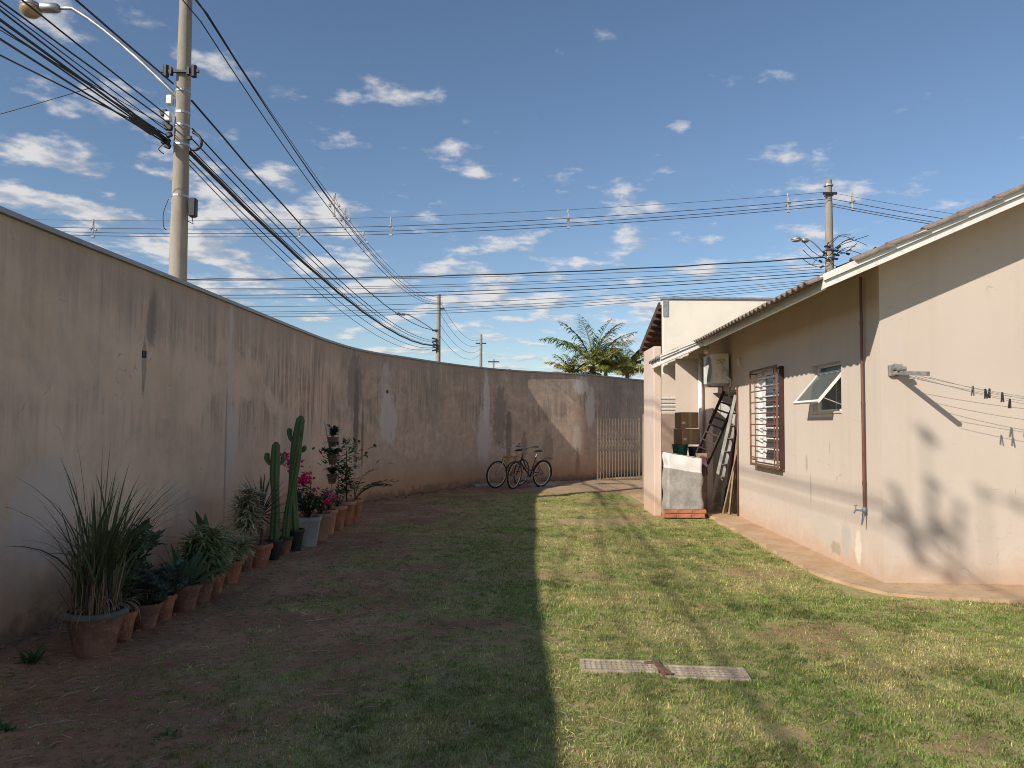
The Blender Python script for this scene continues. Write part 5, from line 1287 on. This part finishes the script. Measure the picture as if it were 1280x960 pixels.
LAB = {'mv': ('uppermost spacer-held black cable along the street above the curved wall', 'uppermost street cables'), 'bundle': ('thick black cable bundle tied to the lamp pole beyond the wall', 'thick bundles on the lamp pole'), 'lv': ('stout twisted black cable crossing to the pole behind the house', None), 'top': ('uppermost spacer-held black cable reaching the pole behind the house', 'uppermost cross-street cables'), 'street': ('black overhead cable running along the street beyond the curved wall', 'cables along the street'), 'cross': ('black overhead cable crossing the sky towards the pole behind the house', 'cables along the cross street'),
       'right': ('black overhead cable leaving the pole behind the roof', 'cables beyond the roof'), 'drop4': ('thin service wire dropping from the pole behind the roof', 'service wires behind the roof'), 'far': ('thin distant cable between the far poles', 'far cables'), 'drop': ('thin sagging service wire tied to the big pole', 'service wires')}
def cable(a, b, sag, r, key, n=28, wob=0.0, name='overhead_cable'):
    a, b = Vector(a), Vector(b); m_ = MB(); pts = []
    for k in range(n + 1):
        t_ = k / n; p = a.lerp(b, t_) - Vector((0, 0, 4 * sag * t_ * (1 - t_)))
        if wob: p += Vector((0, 0, wob * math.sin(k * 2.1)))
        pts.append(p)
    o_ = m_.tube(pts, r, 5).build(name, M_cable, None, True); tag(o_, LAB[key][0], 'cable', LAB[key][1]); return pts
V3 = lambda P, dx, dy, z: Vector((P.x + dx, P.y + dy, z))
za = lambda y_: at(222, y_, 12).z
zb = lambda y_: at(548, y_, 45).z
# medium voltage on the big pole (right side)
mv = []
for (dx, ya, yb, s_, r_) in ((.20, 2, 372, 1.25, .007), (.26, 10, 376, 1.30, .010), (.32, 14, 378, 1.35, .010), (.22, 24, 380, 1.35, .010)):
    mv.append(cable(V3(P1, dx, .05, za(ya)), V3(P2, .25, 0, zb(yb)), s_, r_, 'mv')); cable(V3(P1, dx, .05, za(ya)), V3(P0, .2, 0, za(ya) - .1), .05, r_, 'mv')
for (dx, ya, yb, s_, r_, w) in ((.13, 125, 413, .85, .017, .01), (.15, 160, 426, .80, .013, 0), (.14, 172, 428, .80, .011, 0), (.10, 182, 431, .8, .010, 0), (.13, 190, 432, .80, .034, .008), (.11, 198, 434, .95, .010, 0), (.10, 204, 434, 1.15, .008, 0)):
    cable(V3(P1, dx, .02, za(ya)), V3(P2, -.12, 0, zb(yb)), s_, r_, 'bundle' if r_ > .03 else 'street', wob=w)
for (dx, ya, dz, s_, r_) in ((-.12, 108, .1, .35, .015), (-.22, 146, .2, .25, .012), (-.22, 154, -.1, .4, .012), (-.2, 166, .3, .3, .008), (-.2, 172, -.3, .5, .008), (-.2, 178, .0, .20, .018), (-.2, 176, .5, .15, .012), (-.2, 180, -.25, .25, .012), (-.2, 182, -.5, .45, .014)):
    cable(V3(P1, dx, -.1, za(ya)), V3(P0, dx, 0, za(ya) + dz), s_, r_, 'bundle' if r_ > .0175 else 'street')
cable(V3(P1, -.2, -.12, za(172)), V3(P0, -.3, 0, za(170)), 1.35, .010, 'drop'); cable(V3(P1, -.2, -.12, za(162)), V3(P0, -.5, 0, za(175)), .9, .006, 'drop'); cable(V3(P1, -.75, -1.2, za(150)), Vector((-17, 10.5, 3.9)), .3, .006, 'drop')
# splice canister on the bundle by the pole
a = V3(P1, -.2, -.1, za(178)); q0 = at(163, 145, 11.2); q1 = at(193, 166, 11.65)
m = MB(); m.tube([q0, q0.lerp(q1, .1), q0.lerp(q1, .9), q1], [.03, .07, .07, .035], 10); o = m.build('cable_splice', M_black, None, True); tag(o, 'dark cylindrical splice case on the cable bundle beside the lamp pole', 'cable splice')
m = MB(); q = at(86, 62 + 26, 10.2)
# cross-street lines
zc4 = lambda y_: at(1037, y_, 24).z
cmv = []
for (y_, dz, s_, r_, dy) in ((240, .0, .62, .006, 0), (250, .1, .75, .010, -.15), (252, .1, .78, .010, .15), (257, .1, .80, .010, 0)):
    cmv.append(cable(V3(P4, 0, dy, zc4(y_)), Vector((P5.x, P5.y + dy, zc4(y_) + dz)), s_, r_, 'top', 36))
    cable(V3(P4, 0, dy, zc4(y_)), Vector((45, 21 + dy, zc4(y_))), 2.0, r_, 'right', 36)
cable(V3(P4, -.2, -.15, zc4(323)), Vector((P5.x, P5.y, zc4(323) + .1)), .56, .020, 'lv', 40, .012)
for k in range(9):
    y_ = 331 + k * 3.2; cable(V3(P4, -.1, rng.uniform(-.2, .2), zc4(y_)), Vector((P5.x, P5.y + rng.uniform(-.4, .4), zc4(y_) + rng.uniform(-.1, .1))), .40 + .075 * k + rng.uniform(-.06, .06), (.012 if k in (3, 4) else .0075), 'cross', 30)
for k in range(3): cable(V3(P4, 0, -.1, zc4(322 + 4 * k)), Vector((P4.x - 3.5, P4.y - 7, zc4(345 + 8 * k) - .6)), .15, .008, 'drop4', 12)
for k in range(4): cable(V3(P2, .1, 0, zb(378 + 14 * k)), V3(P3, 0, 0, at(601, 424 + 6 * k, 72).z), .9, .011, 'far', 20)
for k in range(3): cable(V3(P3, -30, 30, at(601, 446 + 3 * k, 72).z + 1), V3(P3, 40, 25, at(601, 446 + 3 * k, 72).z + 1), .4, .012, 'far', 20)
# spacers
sm = MB(); sm.tube([(0, 0, -.26), (0, 0, .22)], .014, 6); sm.tube([(0, 0, .22), (0, 0, .34)], .03, 6); sm.tube([(-.12, 0, .0), (0, 0, -.26), (.12, 0, 0), (0, 0, .24), (-.12, 0, 0)], .013, 5)
for (x_, z_) in ((-.12, 0), (.12, 0), (0, -.26)): sm.tube([(x_, -.05, z_), (x_, .05, z_)], .035, 8)
so = None
def spacer(p, rz, lab, grp):
    global so
    o_ = sm.build('cable_spacer', simple('spacer_grey', (.40, .38, .36), .5)) if so is None else inst(so)
    so = so or o_; o_.location = p; o_.rotation_euler = (0, 0, rz); tag(o_, lab, 'cable spacer', grp)
for x_ in (105, 368, 485, 710, 991):
    p = min(cmv[1], key=lambda v: abs(v.x / v.y * 960 + 640 - x_)); i = cmv[1].index(p); j = i + 1 if i + 1 < len(cmv[1]) else i - 1
    f = min((k / 20 for k in range(-20, 21)), key=lambda f_: abs((p.lerp(cmv[1][j], f_)).x / (p.lerp(cmv[1][j], f_)).y * 960 + 640 - x_)); q = p.lerp(cmv[1][j], f)
    spacer(q + Vector((0, .15, 0)), 1.5, 'diamond spacer on the cables crossing towards the pole behind the house', 'spacers on the cross-street cables')
p = V3(P4, .75, 0, zc4(252)); spacer(p, 1.5, 'cable spacer on the far side of the pole behind the roof', None)
for x_ in (414, 430, 446):
    p = min(mv[1], key=lambda v: abs(v.x / v.y * 960 + 640 - x_)); spacer(p, 0, 'diamond spacer on the street cables above the curved wall', 'spacers on the street cables')

# ------------------------------------------------------------------ neighbour building behind
nbh = empty('neighbour_house', (0, 0, 0)); tag(nbh, 'neighbouring cream building with a parapet wall and timber eave behind the house', 'house')
c0, c1 = at(829, 374, 18.2), at(962, 372, 18.2)
m = MB(); m.bx(c0.x, c1.x + 2.2, 18.2, 18.4, -.05, c0.z, bev=.01); m.build('parapet_wall', simple('cream_parapet', (.76, .695, .585), .85, var=.06, scale=1.5), nbh)
m = MB(); m.bx(c0.x - .03, c1.x + 2.2, 18.16, 18.44, c0.z + .001, c0.z + .05); m.bx(c0.x - .002, c0.x + .12, 18.18, 18.199, c0.z - .42, c0.z); m.build('parapet_cap', M_galv, nbh)
n0 = at(827, 384, 18.3); n1 = at(803, 441, 21.2)
rr = MB()
V_ = [(n0.x - .02, 18.41, n0.z), (n0.x + 3.5, 18.41, n0.z), (n1.x + 3.3, 21.6, n1.z - .05), (n1.x + .0, 21.2, n1.z)]
rr.add([(x, y, z) for x, y, z in V_] + [(x, y, z + .07) for x, y, z in V_], [(3, 2, 1, 0), (4, 5, 6, 7), (0, 1, 5, 4), (1, 2, 6, 5), (2, 3, 7, 6), (3, 0, 4, 7)])
rf = rr.build('roof', M_timber, nbh)
for k in range(8):
    t_ = (k + .3) / 8; a = n0.lerp(n1, t_); m = MB(); m.box((a.x + .35, a.y + .12, a.z - .05), (.9, .06, .09)); m.build('rafter', M_timber, rf)
m = MB(); dd = n1 - n0; m.box((n0 + n1) / 2 + Vector((-.03, .1, .06)), (.05, dd.length, .16), dd.to_track_quat('Y', 'Z').to_matrix()); m.build('barge_board', M_darkwood, rf)
m = MB(); m.bx(n0.x + .75, n0.x + 3.3, 18.41, 21.0, -.05, n1.z - .15); m.build('wall', simple('neighbour_wall', (.42, .33, .26), .88), nbh)

# ------------------------------------------------------------------ palms and garden beyond the wall
def palm(name, label, base, zc, L, n, cols, seed, elr=(-25, 80), group=None, thin=1.0, droop=1.0):
    rg_ = random.Random(seed); e = empty(name, (base[0], base[1], -.03)); tag(e, label, 'palm tree', group)
    smooth_by_angle(MB().tube([(0, 0, 0), (.05, 0, zc * .5), (.0, 0, zc)], [.13, .10, .07], 10).build('trunk', simple('palm_trunk', (.24, .20, .15), .9, bump=.5), e))
    for k in range(n):
        a = k * 2.4 + rg_.uniform(-.4, .4); el = R(rg_.uniform(*elr)); LL = L * rg_.uniform(.8, 1.1); p = Vector((0, 0, zc)); m_ = MB(); ns = 22; pts = [p.copy()]; dr = droop * rg_.uniform(.8, 1.5) / ns
        for q in range(ns):
            d_ = Vector((math.cos(a) * math.cos(el), math.sin(a) * math.cos(el), math.sin(el))); p = p + d_ * LL / ns; pts.append(p.copy()); el -= dr * (0.5 + q / ns)
            if q > 2:
                f = q / ns; ll = LL * .30 * math.sin(math.pi * (.18 + .80 * f)) + .05; sd = Vector((-math.sin(a), math.cos(a), 0))
                for s_ in (-1, 1):
                    for h in (0, .5):
                        m_.col = tuple(c0_ + (c1_ - c0_) * rg_.random() for c0_, c1_ in zip(*cols))
                        dl = (sd * s_ * rg_.uniform(.75, 1) + d_ * rg_.uniform(.4, .8) + Vector((0, 0, rg_.uniform(-.45, .05)))).normalized(); pb = p - d_ * (LL / ns * h)
                        tip = pb + dl * ll + Vector((0, 0, -.22 * ll)); mid = pb + dl * ll * .5; wv = dl.cross(Vector((0, 0, 1))).normalized() * (.022 * thin)
                        m_.add([pb - wv * .4, mid - wv, tip, mid + wv, pb + wv * .4], [(0, 1, 3, 4), (1, 2, 3)])
        m_.col = tuple(c_ * 1.2 for c_ in cols[1]); m_.tube(pts, [.022 * (1 - .8 * i / ns) for i in range(ns + 1)], 5)
        m_.build('frond', M_leaf, e)
    return e
PC = ((.035, .075, .02), (.11, .15, .05)); YC = ((.18, .21, .04), (.52, .50, .14))
b = at(742, 455, 28.5); palm('palm_tree', 'palm with long arching fronds rising above the far wall', (b.x, b.y), b.z - .05, 2.25, 17, ((.09, .14, .035), (.28, .32, .10)), 3, (25, 88), droop=.75)
b = at(784, 468, 29.2); palm('palm_tree', 'bushy yellow-green palm beside the taller palm by the stub wall', (b.x, b.y), b.z + .1, 1.45, 28, YC, 8, (20, 85), thin=1.1)
b = at(715, 470, 28.0); palm('palm_tree', 'low yellowish palm clump in front of the arching palm', (b.x, b.y), b.z + .0, 1.15, 24, YC, 12, (10, 80))
b = at(757, 470, 27.2); palm('palm_tree', 'short dense palm between the arching palm and the bushy one', (b.x, b.y), b.z + .15, 1.1, 24, YC, 14, (15, 85))
b = at(655, 474, 34.0); palm('palm_tree', 'pale small palm top just showing over the wall near the far poles', (b.x, b.y), b.z - .2, .95, 12, ((.14, .16, .07), (.26, .26, .12)), 19, (20, 70))
# unseen leaf tangles added by the street cables, shaped to cast the house-wall shadow
def shadow_casters():
    def back(px, py):                    # the spot beside the cables whose shadow falls there on the front wall
        w = at(px, py, 7.78); t_ = (w.x + 5.55) / SUNV.x; return Vector((w.x - SUNV.x * t_, w.y - SUNV.y * t_, w.z + t_))
    groups = [[(1118, 610, .05), (1125, 628, .05), (1131, 645, .09), (1137, 660, .07), (1142, 677, .13), (1148, 692, .06), (1154, 708, .05)],
              [(1166, 606, .08), (1163, 625, .05), (1165, 645, .07), (1163, 664, .12), (1182, 667, .10), (1172, 655, .05)],
              [(1200, 633, .04), (1197, 655, .06), (1196, 680, .05), (1194, 724, .05), (1180, 715, .05)], [(1154, 539, .06), (1164, 550, .06)], [(1110, 648, .08)], [(1230, 618, .05), (1275, 634, .06)]]
    for k, g in enumerate(groups):
        P_ = [back(a, b) for a, b, r in g]; e = empty('shadow_caster', P_[0]); tag(e, 'added leaf tangle by the uppermost street cables, shaped for the shadow on the house wall', 'shadow caster', 'added shadow casters by the street cables')
        m_ = MB(); rg_ = random.Random(k); zc_ = za(10)
        for (a, b, r), p in zip(g, P_):
            q = p - P_[0]
            for _ in range(int(650 * r)):
                m_.col = (.11, .13, .08); v_ = Vector((rg_.gauss(0, 1), rg_.gauss(0, 1), rg_.gauss(0, 1))).normalized() * (.55 * r * rg_.random() ** .5); az = rg_.uniform(0, 6.28); el = rg_.uniform(-1.2, 1.2)
                m_.leaf(q + v_, (math.cos(az) * math.cos(el), math.sin(az) * math.cos(el), math.sin(el)), (0, 0, 1), .06, .022)
        m_.col = (.10, .09, .06)
        if len(P_) > 1: m_.tube([p - P_[0] for p in P_], .012, 5)
        m_.tube([Vector((0, 0, 0)), Vector((P1.x + .22 + (P0.x - P1.x) * (12 - P_[0].y) / 33 - P_[0].x, 0, zc_ - P_[0].z - .1))], .008, 5)
        o_ = m_.build('tangle', M_leaf, e); o_['kind'] = 'stuff'
shadow_casters()
bpy.context.view_layer.update()
